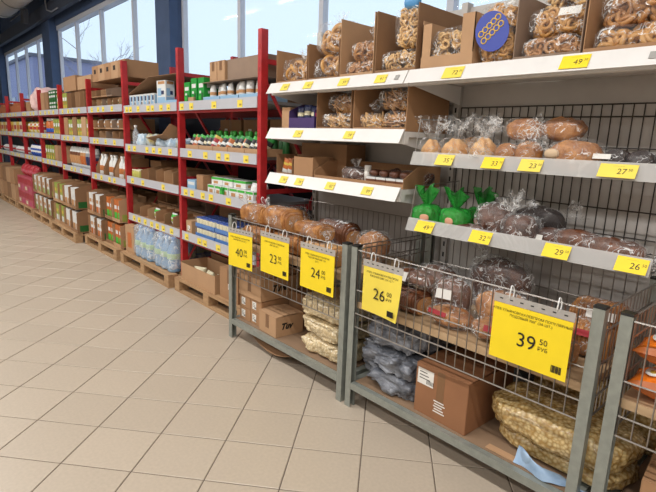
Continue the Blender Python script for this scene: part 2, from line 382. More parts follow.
def red_bay(i):
    x1, x0 = POSTX[i], POSTX[i+1]
    t = thing('storage_rack', RL[i], 'rack', (x0, RY, 0), 0, 'red storage racks along the windows'); W = x1-x0
    pw = .047
    frames = [(W, POSTH[i])]+([(0, POSTH[i+1])] if i == len(POSTX)-2 else [])
    for fx, h in frames:
        for y in (0, RYB-RY-.05):
            mb = MB(); mb.box(fx-pw/2, fx+pw/2, y, y+.006, 0, h).box(fx-pw/2, fx-pw/2+.006, y+.006, y+.06, 0, h).box(fx+pw/2-.006, fx+pw/2, y+.006, y+.06, 0, h)
            for k in range(int(h/.16)):                           # slot holes read as dark studs
                mb.box(fx-.008, fx+.008, y-.0015, y, .1+.16*k, .13+.16*k, 1)
            part('post', mb, [M_RED, M_REDD], t)
        mb = MB(); y0, y1 = .06, RYB-RY-.05
        for z in (.25, 1.1, 2.08): mb.box(fx-.012, fx+.012, y0, y1, z, z+.035)
        for z0, z1 in ((.28, 1.1), (1.95, 1.14)): mb.tube([(fx, y0, z0), (fx, y1, z1)], .014, 4)
        part('side_brace', mb, M_RED, t)
    a, b = pw/2+.001, W-pw/2-.001
    for l, z in enumerate(LV[i]):
        part('shelf_deck', MB().box(a, b, .012, RYB-RY-.01, z-.025, z-.001), M_DECK, t)
        part('beam', MB().box(a, b, .006, .045, z-.082, z-.026).box(a, b, RYB-RY-.05, RYB-RY-.012, z-.09, z-.026), M_REDD, t)
        part('price_rail', MB().box(a+.004, b-.004, -.004, .005, z-.06, z+.022).box(a+.004, b-.004, -.010, -.004, z-.060, z-.054), M_RAIL, t)
        xs = TAGX.get((i, l)) or [x0+W*(k+.6+random.uniform(-.3, .3))/5 for k in range(4)]
        for x in xs:
            x = min(max(x-x0, a+.05), b-.05); w = random.uniform(.036, .042)
            mb = MB().box(x-w, x+w, -.0065, -.0045, z-.056, z+.004)
            mb.box(x-.006, x+w*.7, -.0072, -.0066, z-.040, z-.026, 1)
            part('price_tag', mb, [M_YEL2, mat('tag_print', '9a8433', .6)], t)
    if i < 2:
        mb = MB(); yb = RYB-RY-.03; mb.tube([(.05, yb, .75), (W-.05, yb, 1.78)], .015, 4).tube([(W-.05, yb+.02, .75), (.05, yb+.02, 1.78)], .015, 4)
        part('cross_brace', mb, M_REDD, t)
    return t
for i in range(8): red_bay(i)

# ------------------------------------------------------------ white bread shelving (three bays)
GX = [-3.13, -1.815, -.52, .76]; GY = 2.72
def slant(mb, x0, x1, zt, h=.07, yt=2.215, yb=2.17, th=.008, mi=0):
    mb.add([(x0, yt, zt), (x0, yb, zt-h), (x0, yb+th, zt-h), (x0, yt+th, zt), (x1, yt, zt), (x1, yb, zt-h), (x1, yb+th, zt-h), (x1, yt+th, zt)],
           [(0, 1, 5, 4), (1, 2, 6, 5), (2, 3, 7, 6), (3, 0, 4, 7), (3, 2, 1, 0), (4, 5, 6, 7)], mi); return mb
SL = math.atan2(.045, .07)                                    # slope of the price strips
def slope_tag(t, x, zt, w, h, txt, m, ax=0., yt=2.215, yb=2.17, hh=.07, size=.03, sup=True):
    ym, zm = (yt+yb)/2, zt-hh/2
    o = part('price_tag', MB().box(-w/2, w/2, -.0012, 0, -h/2, h/2), m, t, (x-ax, ym-.003, zm-.0), (-SL, 0, 0))
    lettering('................', .012, o, (0, -.0016, h*.38), (PI/2, 0, 0))
    if txt:
        lettering(txt, size, o, (w*.12, -.0016, -h*.06), (PI/2, 0, 0))
        if sup: lettering('50', size*.45, o, (w*.12+size*.72*len(txt)*.5+.004, -.0016, h*.08), (PI/2, 0, 0))
    return o
GLAB = ['white metal bread shelving bay with three sloped price strips, beside the red rack', 'white metal bread shelving bay with two wire bread trays', 'white metal bread shelving bay behind the basket of orange packs']
gond = []
for i in range(3):
    x0, x1 = GX[i], GX[i+1]; W = x1-x0
    t = thing('bread_shelving', GLAB[i], 'shelving', (x0, 0, 0), 0, 'white bread shelving bays'); gond.append(t)
    for k in range(5):
        z0 = .34+.4*k; part('back_panel', MB().box(.022, W-.022, GY, GY+.02, z0+.003, z0+.397).box(.022, W-.022, GY+.005, GY+.018, z0-.003, z0+.003), M_PANEL, t)
    ups = [0.0] if i < 2 else [0.0, W]
    for ux in ups:
        mb = MB().box(ux-.02, ux+.02, GY-.03, GY+.03, 0, 2.36)
        for k in range(26): mb.box(ux-.006, ux+.006, GY-.0315, GY-.03, .4+.07*k, .43+.07*k, 1)
        part('upright', mb, [M_PANEL, mat('slot_dark', '2a2826', .8)], t)
    lev = [1.915, 1.60, 1.272] if i == 0 else [1.915]
    for z in lev:
        g = .03 if i == 0 else .004
        part('shelf', MB().box(g, W-.004, 2.222, GY-.035, z-.03, z).box(g, W-.004, 2.222, 2.26, z-.07, z-.03), M_WHITE, t)
        part('price_strip', slant(MB(), g, W-.004, z+.012, .075 if z > 1.7 else .078), M_WHITE, t)
        for bx in (g+.02, W-.03): part('bracket', MB().add([(bx, 2.24, z-.072), (bx, GY-.035, z-.14), (bx, GY-.035, z-.032), (bx, 2.24, z-.032), (bx+.005, 2.24, z-.072), (bx+.005, GY-.035, z-.14), (bx+.005, GY-.035, z-.032), (bx+.005, 2.24, z-.032)],
                                              [(0, 1, 2, 3), (7, 6, 5, 4), (0, 4, 5, 1), (1, 5, 6, 2), (2, 6, 7, 3), (3, 7, 4, 0)]), M_WHITE, t)
for x, s in ((-2.896, '64'), (-2.644, '42'), (-2.303, '59'), (-1.995, '91')): slope_tag(gond[0], x, 1.927, .085, .055, s, M_YEL2, GX[0], hh=.075)
part('barcode_sticker', MB().box(-.014, .014, -.001, 0, -.016, .016), mat('bar_print', '9a9894', .6), gond[0], (-1.877-GX[0], 2.19, 1.89), (-SL, 0, 0))
for x, s in ((-2.738, '39'), (-2.234, '59')): slope_tag(gond[0], x, 1.612, .085, .055, s, M_YEL2, GX[0], hh=.078)
for x, s in ((-2.894, '78'), (-2.713, '78'), (-2.389, '82'), (-2.056, '89')): slope_tag(gond[0], x, 1.284, .085, .055, s, M_YEL2, GX[0], hh=.078)
for x, s in ((-1.513, '72'), (-.922, '49')): slope_tag(gond[1], x, 1.927, .115, .066, s, M_YEL2 if s == '72' else M_YEL, GX[1], size=.036, hh=.075)
part('barcode_sticker', MB().box(-.014, .014, -.001, 0, -.016, .016), MATS['bar_print'], gond[1], (-.638-GX[1], 2.19, 1.89), (-SL, 0, 0))
slope_tag(gond[2], .05, 1.927, .115, .066, '55', M_YEL, GX[2], size=.036)
# wire back grid and the two wire trays with clear price strips
def grid(mb, x0, x1, z0, z1, y, dx, zs, r=.0028, r2=.0035):
    n = max(1, round((x1-x0)/dx))
    for k in range(n+1):
        x = x0+(x1-x0)*k/n; mb.tube([(x, y, z0), (x, y, z1)], r, 4)
    for z in zs: mb.tube([(x0, y-r-.001, z), (x1, y-r-.001, z)], r2, 4)
    return mb
for i in (1, 2):
    W = GX[i+1]-GX[i]
    part('wire_back_grid', grid(MB(), .03, W-.03, 1.09, 1.76, GY-.012, .048, [1.76, 1.70, 1.55, 1.40, 1.25, 1.12]), M_DWIRE, gond[i])
    for z in (1.425, 1.06):
        if i == 2: break
        mb = MB(); a, b = .085, W-.012
        for k in range(8): mb.tube([(a, 2.21+.068*k, z), (b, 2.21+.068*k, z)], .0032, 4)
        for k in range(30): x = a+(b-a)*k/29; mb.tube([(x, 2.205, z+.005), (x, GY-.04, z+.005)], .0026, 4)
        for k in range(30): x = a+(b-a)*k/29; mb.tube([(x, 2.205, z+.005), (x, 2.212, z+.05)], .0022, 4)
        mb.tube([(a, 2.212, z+.052), (b, 2.212, z+.052)], .0035, 4)
        part('wire_tray', mb, M_DWIRE, gond[i])
        for sx in (a, b):
            mb = MB(); mb.tube([(sx, 2.205, z), (sx, 2.24, z+.24), (sx, GY-.05, z+.26), (sx, GY-.05, z)], .004, 5)
            for k in range(1, 6): y = 2.24+.08*k; mb.tube([(sx, y, z), (sx, y, z+.24)], .0024, 4)
            part('tray_side', mb, M_WIRE, gond[i])
        part('clear_price_strip', slant(MB(), a-.005, b+.005, z+.068, .07, 2.203, 2.178, .004), M_ACR, gond[i])
for x, s in ((-1.514, '35'), (-1.242, '33'), (-1.054, '23'), (-.696, '27')):
    slope_tag(gond[1], x, 1.493, .105 if s != '27' else .14, .062, s, M_YEL2 if s != '33' else M_YEL, GX[1], yt=2.198, yb=2.174, size=.036)
for x, s in ((-1.607, '49'), (-1.265, '32'), (-.89, '29'), (-.592, '26')):
    slope_tag(gond[1], x, 1.128, .115, .066, s, M_YEL, GX[1], yt=2.198, yb=2.174, size=.038)

# ------------------------------------------------------------ wire basket stands on steel posts
BY, BYB = 1.91, 2.63
BX = [(-3.195, -1.92), (-1.885, -.575), (-.525, .76)]
BDECK = [.77, .645, .645]
BL = ['wire bread basket stand of sliced loaves, next to the red rack', 'wire bread basket stand over a large brown carton, loaves with red labels inside', 'wire basket stand of orange packs']
bask = []
for i, (x0, x1) in enumerate(BX):
    t = thing('wire_basket_stand', BL[i], 'basket', (x0, BY, 0), 0, 'wire basket stands on steel posts'); W = x1-x0; D = BYB-BY; bask.append(t)
    for px in (0, W-.042):
        for py in (0, D-.042):
            mb = MB().box(px, px+.042, py, py+.004, 0, .965).box(px if px == 0 else px+.038, px+.004 if px == 0 else px+.042, py+.004, py+.042, 0, .965)
            mb.box(px+.004 if px == 0 else px, px+.042 if px == 0 else px+.038, py+.036, py+.042, 0, .965)
            part('post', mb, M_STEEL, t)
            part('post_cap', MB().box(px-.001, px+.043, py-.001, py+.043, .9655, .975), mat('black_plastic', '1d1d1d', .5), t)
    a, b = .044, W-.044
    part('front_mesh', grid(MB(), a, b, .50, .95, .012, .052, [.95, .722, .585, .505], .0028, .0042), M_WIRE, t)
    zt = 1.05
    part('back_mesh', grid(MB(), a, b, .50, zt, D-.02, .052, [zt, .8, .585, .505], .0026, .004), M_WIRE, t)
    for sx in (.02, W-.02):
        mb = MB()
        for k in range(1, 14): y = .044+(D-.088)*k/14; mb.tube([(sx, y, .50), (sx, y, .95)], .0026, 4)
        for z in (.95, .86, .722, .585, .505): mb.tube([(sx+.004, .044, z), (sx+.004, D-.044, z)], .004, 4)
        part('side_mesh', mb, M_WIRE, t)
    z = BDECK[i]
    part('deck_board', MB().box(a-.01, b+.01, .03, D-.05, z-.035, z), M_PLY, t)
    mb = MB().box(.043, W-.043, 0, .004, .118, .158).box(.043, W-.043, .004, .035, .154, .158)
    part('bottom_rail', mb, M_STEEL, t)
    part('bottom_rail', MB().box(.043, W-.043, D-.035, D-.004, .118, .158), M_STEEL, t)
    for sx in (.001, W-.041): part('bottom_rail', MB().box(sx, sx+.04, .043, D-.043, .118, .158), M_STEEL, t)
    part('bottom_board', MB().box(.045, W-.045, .037, D-.037, .13, .16), mat('brown_board', '8a7058', .8, var=.06, scale=6), t)

# ------------------------------------------------------------ hanging yellow price signs
def price_sign(x0, x1, zb, txt, head, sup, rz=0., pale=False, curl=0., label='', tilt=0.):
    w = x1-x0; h = .245; zt = zb+h
    t = thing('price_sign', label, 'sign', ((x0+x1)/2, 1.876-abs(rz)*.16, zb), 0, 'yellow price signs on the baskets', rot=(0, tilt, rz))
    def bent(mb, w, z0, z1, y, mi=0, n=10):
        vs = []; fs = []
        for i in range(n+1):
            u = i/n; x = -w/2+w*u
            for k in range(7):
                z = z0+(z1-z0)*k/6
                yy = y-curl*(u**2)*(1-(k/6))**1.5
                vs += [(x, yy, z), (x, yy+.0008, z)]
        def ix(i, k, s): return (i*7+k)*2+s
        for i in range(n):
            for k in range(6):
                fs.append((ix(i, k, 0), ix(i+1, k, 0), ix(i+1, k+1, 0), ix(i, k+1, 0))); fs.append((ix(i, k, 1), ix(i, k+1, 1), ix(i+1, k+1, 1), ix(i+1, k, 1)))
        mb.add(vs, fs, mi, True); return mb
    part('paper', bent(MB(), w, 0, h-.002, 0), M_YEL2 if pale else M_YEL, t)
    mb = MB(); mb.box(-w/2-.004, w/2+.004, -.0005, .0015, h, h+.036)
    for k in range(7): mb.box(-w/2+.03+(w-.06)*k/6-.007, -w/2+.03+(w-.06)*k/6+.007, -.001, -.0006, h+.016, h+.021, 1)
    part('sleeve_strip', mb, [film('sleeve_strip', 'b9b4ae', .70, .80, .3, 10, .1), MATS['slot_dark']], t)
    for s in (-1, 1):
        mb = MB(); mb.tube([(s*w*.3+.002*math.cos(q), .012+.017*math.cos(q*2*PI/14), h+.047+.030*math.sin(q*2*PI/14)) for q in range(14)], .0028, 5, closed=True); part('ring', mb, M_RING, t)
    for k, l in enumerate(head): lettering(l, .0148, t, (0, -.0016, h-.028-.017*k))
    lettering(txt, .085, t, (-.008, -.0016-curl*.2, h*.44))
    lettering(sup, .034, t, (.062, -.0016-curl*.25, h*.52)); lettering('РУБ', .022, t, (.062, -.0016-curl*.25, h*.40))
    mb = MB()
    for k in range(9): mb.box(w/2-.06+.0045*k, w/2-.0575+.0045*k+(.001 if k % 3 else 0), -.0016-curl, -.0011-curl*.9, .022, .052)
    part('barcode', mb, MATS['ink'], t)
    return t
H1 = ['ХЛЕБ УЛЬЯНОВСКХЛЕБПРОМ', 'НАРЕЗНОЙ (ЗА ШТ.)']
price_sign(-3.09, -2.82, .615, '40', H1, '00', rz=.10, curl=.0, label='yellow price sign reading 40 hung at the corner post of the basket')
price_sign(-2.72, -2.41, .645, '23', ['ХЛЕБ УЛЬЯНОВСКХЛЕБПРОМ', '300Г (ЗА ШТ.)'], '00', label='yellow price sign reading 23 midway along the basket of sliced loaves')
price_sign(-2.29, -1.985, .645, '24', ['ХЛЕБ УЛЬЯНОВСКХЛЕБПРОМ', 'ПШЕНИЧНЫЙ 300Г (ЗА', 'ШТ.)'], '00', label='yellow price sign reading 24 beside the pair of steel posts')
price_sign(-1.755, -1.49, .645, '26', ['ХЛЕБ УЛЬЯНОВСКХЛЕБПРОМ', 'РЖАНОЙ 500Г (ЗА ШТ.)'], '00', pale=True, curl=.03, label='pale curling price sign reading 26 hung on the wire basket')
price_sign(-.99, -.665, .655, '39', ['ХЛЕБ УЛЬЯНОВСКХЛЕБПРОМ ПОПУЛЯРНЫЙ', 'ПОДОВЫЙ 700Г (ЗА ШТ.)'], '50', label='largest yellow price sign reading 39 50 hung over the brown carton')
# ------------------------------------------------------------ makers for goods
def carton(name, label, x0, x1, y0, y1, z, h, m=None, group=None, front=.15, right=1., flaps=0, rz=0., cat='box', cut=0., back=1.):
    """open-topped carton with its front cut down; base centre is the origin"""
    m = m or KRAFT[0]; w, d = x1-x0, y1-y0; k = .004
    t = thing(name, label, cat, ((x0+x1)/2, (y0+y1)/2, z), rz, group)
    a, b = -w/2, w/2; c, e = -d/2, d/2
    mb = MB().box(a, b, c, e, .0005, k)
    def side(x, hh):                                          # side wall, its front corner cut down
        hf = hh*(1-cut)
        mb.add([(x, c, k), (x, e-k, k), (x, e-k, hh), (x, c+d*.35*(1 if cut else 0), hh), (x, c, hf), (x+k, c, k), (x+k, e-k, k), (x+k, e-k, hh), (x+k, c+d*.35*(1 if cut else 0), hh), (x+k, c, hf)],
               [(4, 3, 2, 1, 0), (5, 6, 7, 8, 9), (0, 1, 6, 5), (1, 2, 7, 6), (2, 3, 8, 7), (3, 4, 9, 8), (4, 0, 5, 9)])
    side(a, h); side(b-k, h*right)
    mb.box(a, b, e-k, e, k, h*back)
    if front: mb.box(a+k, b-k, c, c+k, k, h*front)
    part('carton_body', mb, m, t)
    for s in range(flaps):
        M = Matrix.Translation((0, e-.002, h)) @ Matrix.Rotation(-.9, 4, 'X') if s == 0 else Matrix.Translation((b-.002, 0, h*right)) @ Matrix.Rotation(2.2, 4, 'Y')
        fm = MB().box(-w/2+.01, w/2-.01, 0, .003, 0, min(d, .14), M=M) if s == 0 else MB().box(0, .003, -d/2+.01, d/2-.01, -.10, 0, M=M)
        part('flap', fm, m, t)
    return t
def closed_box(name, label, x, y, z, w, d, h, m=None, group=None, rz=0., tape=True, lab=None, txt=None, flap=0., cat='box', txt_side='R', notch=False):
    m = m or KRAFT[0]
    t = thing(name, label, cat, (x, y, z), rz, group)
    b = .003; mb = MB()
    mb.add([(-w/2+b, -d/2, 0.0005), (w/2-b, -d/2, .0005), (w/2, -d/2+b, .0005), (w/2, d/2, .0005), (-w/2, d/2, .0005), (-w/2, -d/2+b, .0005),
            (-w/2+b, -d/2, h), (w/2-b, -d/2, h), (w/2, -d/2+b, h), (w/2, d/2, h), (-w/2, d/2, h), (-w/2, -d/2+b, h)],
           [(5, 4, 3, 2, 1, 0), (6, 7, 8, 9, 10, 11)]+[(i, (i+1) % 6, (i+1) % 6+6, i+6) for i in range(6)])
    part('box_body', mb, m, t)
    for s in (-1, 1):
        M = Matrix.Translation((0, s*d/2, h+.0006)) @ Matrix.Rotation(-s*flap, 4, 'X')
        part('flap', MB().box(-w/2+.001, w/2-.001, min(0, -s*(d/2-.002)), max(0, -s*(d/2-.002)), 0, .003, M=M), m, t)
    if tape:
        part('tape', MB().box(-.022, .022, -d/2-.0008, -d/2, h*.55, h).box(-.022, .022, -d/2, d/2, h+.0036, h+.0042) if not flap else MB().box(-.022, .022, -d/2-.0008, -d/2, h*.3, h), M_TAPE, t)
    if lab:
        lx, lz, lw, lh = lab; mb = MB().box(lx-lw/2, lx+lw/2, -d/2-.001, -d/2-.0002, lz-lh/2, lz+lh/2)
        for k in range(3): mb.box(lx-lw*.38, lx+lw*(.1+.1*k), -d/2-.0014, -d/2-.001, lz+lh*(.25-.2*k), lz+lh*(.31-.2*k), 1)
        for k in range(6): mb.box(lx+lw*.08+.0055*k*lw/.07, lx+lw*.08+(.0055*k+.003)*lw/.07, -d/2-.0014, -d/2-.001, lz-lh*.4, lz-lh*.15, 1)
        part('shipping_label', mb, [M_LABEL, mat('label_print', '55524e', .6)], t)
    if notch:
        part('hand_hole', MB().box(-w*.16, w*.16, -d/2-.0012, -d/2-.0002, h*.5, h*.78), mat('hole_dark', '2c2019', .9), t)
    if txt:
        if txt_side == 'R': lettering(txt, h*.42, t, (w/2+.0008, -d*.12, h*.5), (PI/2, 0, PI/2), shear=.35, bold=.0035)
        else: lettering(txt, h*.42, t, (0, -d/2-.0008, h*.5), (PI/2, 0, 0), shear=.35, bold=.0035)
    return t
def shell_pts(n, w, d, h, rs, e=.75):
    out = []
    for i in range(n):
        u = rs.uniform(-1, 1); a = rs.random()*2*PI; q = math.sqrt(1-u*u)
        v = Vector((q*math.cos(a), q*math.sin(a), u)); v = Vector([math.copysign(abs(c)**e, c) for c in v])
        s = rs.uniform(.62, 1)
        out.append(Vector((v.x*w/2*s, v.y*d/2*s, h/2+v.z*h/2*s)))
    return out
def ring_bag(label, x, y, z, w, d, h, R, r, n, m, group, seed, big=False, rz=0., film_m=None, tilt=0., tl=True):
    t = thing('ring_bread_bag', label, 'bread', (x, y, z), rz, group, rot=(tilt, 0, rz)); rs = random.Random(seed)
    ins = R+r
    pts = shell_pts(n, w-2*ins*.8 if big else w-2*ins*.65, d-2*ins*.65, h-2*ins*.4, rs, .55)
    if big: rm = cmesh(('bread_ring', R, r, m.name), lambda: MB().torus(R, r, Matrix(), 22, 8), m)
    mb = MB()
    for p in pts:
        p.z = min(max(p.z+ins*.25, r*1.2), h-r)
        eu = (rs.gauss(PI/2, .45) if big or rs.random() < .55 else rs.uniform(0, PI), rs.uniform(-.4, .4), rs.gauss(.35, .7))
        M = Matrix.Translation(p) @ Matrix.Rotation(eu[2], 4, 'Z') @ Matrix.Rotation(eu[0], 4, 'X') @ Matrix.Rotation(eu[1], 4, 'Y')
        if big:
            p.z = min(max(p.z, R+r), h-.3*R)
            part('bread_ring', rm, None, t, p, (eu[0], eu[1], eu[2]))
        else: mb.torus(R*rs.uniform(.9, 1.1), r, M, 9, 5)
    if not big: part('ring_pile', mb, m, t)['kind'] = 'stuff'
    fm = MB().ell(w, d, h*1.03, .45, 40, 18, .010, 14, seed=seed, rid=.010)
    if tl: fm.tail((w*.1, -d*.12, h*.93), .07, .05, seed)
    part('film', fm, film_m or M_FILM, t); return t
def biscuit_bag(label, x, y, z, w, d, h, n, m, group, seed, rz=0.):
    t = thing('biscuit_bag', label, 'biscuits', (x, y, z), rz, group); rs = random.Random(seed); mb = MB()
    for p in shell_pts(n, w*.86, d*.86, h*.85, rs):
        p.z = max(p.z, .015)
        M = Matrix.Translation(p) @ Matrix.Rotation(rs.uniform(-.5, .9), 4, 'Z') @ Matrix.Rotation(rs.gauss(.5, .5), 4, 'Y') @ Matrix.Rotation(rs.uniform(-.6, .6), 4, 'X')
        mb.box(-.034, .034, -.011, .011, -.004, .004, M=M)
    part('biscuit_pile', mb, m, t)['kind'] = 'stuff'
    fm = MB().ell(w, d, h*1.04, .5, 40, 18, .012, 12, seed=seed, rid=.012)
    fm.tail((-w*.1, 0, h*.95), .08, .06, seed)
    part('film', fm, M_FILM, t); return t
def bread_cross(n, d, h):
    out = []
    for j in range(n):
        a = 2*PI*j/n-PI/2; c, s = math.cos(a), math.sin(a)
        y = math.copysign(abs(c)**.62, c)*d/2; z = math.copysign(abs(s)**.62, s)*h/2
        if z > 0: y *= 1+.10*math.sin(min(1, z/(h/2))*PI)
        out.append((y, max(z+h/2, .002)))
    return out
def sliced_mesh(w, d, h, seed=0):
    mb = MB(); n = 18; k = max(6, int(w/.016)); cr = bread_cross(n, d, h); rs = random.Random(seed); vs = []; fs = []
    dx = w/k; rings = []
    for i in range(k):
        s = 1.0-(.16 if i in (0, k-1) else .04 if i in (1, k-2) else 0)+rs.uniform(-.012, .012); oz = 0
        for t, q in ((.05, .93), (.16, 1), (.84, 1), (.95, .93)): rings.append((-w/2+dx*(i+t), s*q))
    for x, s in rings: vs += [(x, y*s, z*s) for y, z in cr]
    for i in range(len(rings)-1):
        for j in range(n): fs.append((i*n+j, i*n+(j+1) % n, (i+1)*n+(j+1) % n, (i+1)*n+j))
    mb.add(vs, fs, 0, True); L = (len(rings)-1)*n
    mb.add([vs[j] for j in range(n)], [tuple(range(n))], 1); mb.add([vs[L+j] for j in range(n)], [tuple(range(n))], 1)
    return mb
def loaf_mesh(kind, w, d, h, seed):
    if kind == 'sliced': return sliced_mesh(w, d, h, seed)
    if kind == 'braid':
        def fn(p, th, ph):
            g = 1+.12*math.sin(p.x*70+p.y*40)**2 if p.z > -h*.2 else 1
            tp = 1-.45*(abs(p.x)/(w/2))**2
            return Vector((p.x, p.y*g*tp, p.z*g*tp))
        return MB().ell(w, d, h, .95, 60, 22, .004, 20, seed=seed, fn=fn)
    if kind == 'long':
        def fn(p, th, ph):
            g = 1-.07*math.exp(-((p.x % .06)-.03)**2/.00006)*(1 if p.z > 0 else 0)
            return Vector((p.x, p.y, p.z*g))
        return MB().ell(w, d, h, .85, 44, 18, .008, 16, seed=seed, fn=fn, rid=.008)
    return MB().ell(w, d, h, .88, 36, 18, .010, 14, seed=seed, rid=.010)
def bread(label, x, y, z, w, d, h, m, kind, group, seed, rz=0., film_m=None, tails=(), lab=None, over=1.06, ry=0., name='bagged_loaf'):
    t = thing(name, label, 'bread', (x, y, z), rz, group, rot=(0, ry, rz))
    part('loaf', loaf_mesh(kind, w, d, h, seed), [m, M_CRUMB], t, (0, 0, .004))
    fm = MB().ell(w*over, d*over*1.03, h*over, .66, 44, 20, .009, 12, seed=seed+5, rid=.014)
    for (c, H, R, dr) in tails: fm.tail((c[0]*w, c[1]*d, c[2]*h), H, R, seed, 22, dr)
    part('film', fm, film_m or M_FILM, t)
    if lab:
        cm, lx, ly, lw, lh, ax = lab
        q = h*over*1.02
        if ax == 'F': mb = MB().box(-lw/2, lw/2, -.0015, 0, -lh/2, lh/2); part('paper_label', mb, cm, t, (lx*w, -d*over*.53-.008, ly*h), (-.35, 0, 0))
        else: mb = MB().box(-lw/2, lw/2, -lh/2, lh/2, 0, .0015); part('paper_label', mb, cm, t, (lx*w, ly*d, q), (.25, 0, .1))
    return t
def sack(name, label, x, y, z, w, d, h, m, cat, group, seed, rz=0., rx=0., ry=0., e=.5, amp=.022, fr=9., nu=96, nv=44, rid=.02):
    o = part(name, MB().ell(w, d, h, e, nu, nv, amp, fr, seed=seed, rid=rid), m, None, (x, y, z), (rx, ry, rz)); tag(o, label, cat, group); return o
def pouch_mb(w, d, h, bands, nx=5):
    """upright pillow pack, pinched at top and bottom; bands = [(t, material index)]"""
    mb = MB(); K = 12; vs = []; rows = []
    for k in range(K+1):
        t = k/K; th = d/2*(math.sin(PI*min(max(t, .02), .98))**.5) if 0 < t < 1 else .002; wd = w*(1-.05*math.sin(PI*t))
        fr = [(-wd/2+wd*i/nx, -th*math.sin(PI*(i+.001)/nx*.998+.001)**.5 if 0 < i < nx else 0, t*h) for i in range(nx+1)]
        bk = [(wd/2-wd*i/nx, th*math.sin(PI*i/nx)**.5 if 0 < i < nx else 0, t*h) for i in range(1, nx)]
        vs += fr+bk
    n = 2*nx
    for k in range(K):
        t = (k+.5)/K; mi = 0
        for (t0, t1, m_) in bands:
            if t0 <= t < t1: mi = m_
        mb.add([vs[k*n+j] for j in range(n)]+[vs[(k+1)*n+j] for j in range(n)], [(j, (j+1) % n, n+(j+1) % n, n+j) for j in range(n)], mi, True)
    return mb
def pouch(name, label, cat, x, y, z, w, d, h, mats, bands, group, rz=0., rx=0., ry=0.):
    me = cmesh((name, w, d, h, tuple(m.name for m in mats), tuple(bands)), lambda: pouch_mb(w, d, h, bands), mats)
    o = part(name, me, None, None, (x, y, z), (rx, ry, rz)); tag(o, label, cat, group); return o
def pbox(name, label, cat, x, y, z, w, d, h, mats, prints, group, rz=0., rx=0., ry=0.):
    """printed carton: prints = [(x0,x1,z0,z1,mi)] as fractions on the front, repeated on the right side"""
    def mk():
        mb = MB().box(-w/2, w/2, -d/2, d/2, 0, h)
        for (a, b, c, e, mi) in prints:
            mb.box(-w/2+a*w, -w/2+b*w, -d/2-.0012, -d/2-.0002, c*h, e*h, mi)
            mb.box(w/2+.0002, w/2+.0012, -d/2+a*d, -d/2+b*d, c*h, e*h, mi)
        return mb
    o = part(name, cmesh((name, w, d, h, tuple(m.name for m in mats), tuple(prints)), mk, mats), None, None, (x, y, z), (rx, ry, rz)); tag(o, label, cat, group); return o
def PM(*n): return [MATS['print_'+k] for k in n]

# ------------------------------------------------------------ top bread shelf: open cartons of ring bread
S1 = 1.916
carton('open_carton', 'low open kraft carton of big bread rings, nearest the red rack post', -3.06, -2.715, 2.235, 2.64, S1, .24, KRAFT[0], 'cartons on the top bread shelf', .10)
ring_bag('clear bag of big bread rings in the carton by the red post', -2.885, 2.355, S1+.006, .32, .21, .17, .048, .013, 16, M_DOUGH, 'ring bread bags', 3, True)
ring_bag('clear bag of big bread rings lying behind in the carton by the red post', -2.85, 2.55, S1+.006, .26, .14, .25, .05, .014, 6, M_DOUGH, 'ring bread bags', 31, True)
carton('open_carton', 'open kraft carton of stacked big ring bags on the top shelf', -2.70, -2.40, 2.235, 2.64, S1, .245, KRAFT[1], 'cartons on the top bread shelf', .10)
ring_bag('clear bag of big bread rings, lower of two in its carton', -2.55, 2.375, S1+.006, .285, .26, .15, .048, .013, 17, M_DOUGH, 'ring bread bags', 5, True, tl=False)
ring_bag('clear bag of big bread rings piled above the carton edge', -2.545, 2.385, S1+.165, .28, .25, .21, .048, .013, 17, M_DOUGH, 'ring bread bags', 6, True)
carton('open_carton', 'tall open kraft carton of small brown rings on the top shelf', -2.39, -2.105, 2.235, 2.66, S1, .355, KRAFT[2], 'cartons on the top bread shelf', .08)
ring_bag('bag of small glazed brown rings filling the front of a tall carton', -2.247, 2.385, S1+.006, .27, .28, .10, .019, .0085, 260, M_DOUGH3, 'ring bread bags', 7, tl=False)
ring_bag('bag of small glazed brown rings lying on another bag in a tall carton', -2.235, 2.42, S1+.112, .26, .29, .12, .019, .0085, 260, M_DOUGH3, 'ring bread bags', 8, tilt=.1)
carton('open_carton', 'tallest open kraft carton of small pale rings and a blue tagged bag', -2.09, -1.79, 2.235, 2.66, S1, .355, KRAFT[1], 'cartons on the top bread shelf', .08)
ring_bag('bag of small pale rings at the foot of the tallest carton', -1.94, 2.385, S1+.006, .285, .28, .13, .018, .007, 300, M_DOUGH2, 'ring bread bags', 9, tl=False)
b_ = ring_bag('upright bag of small pale rings with a blue header in the tallest carton', -1.895, 2.345, S1+.142, .18, .18, .23, .018, .007, 240, M_DOUGH2, 'ring bread bags', 10, tl=False)
part('blue_header', MB().ell(.10, .05, .07, .7, 16, 8, .008, 20), P('azure', '4f8fc4'), b_, (.02, -.06, .20))
t = carton('display_carton', 'pale kraft display carton with a cut out front holding small rings', -1.755, -1.44, 2.235, 2.62, S1, .255, KRAFT[2], 'cartons on the top bread shelf', .28)
part('front_flap', MB().box(-.1575, -.10, -.1925, -.1885, .0715, .235), KRAFT[2], t); part('front_flap', MB().box(.085, .1575, -.1925, -.1885, .0715, .255), KRAFT[2], t)
ring_bag('bag of small pale rings inside the cut out display carton', -1.60, 2.395, S1+.006, .295, .28, .21, .018, .0075, 330, M_DOUGH2, 'ring bread bags', 11, tl=False)
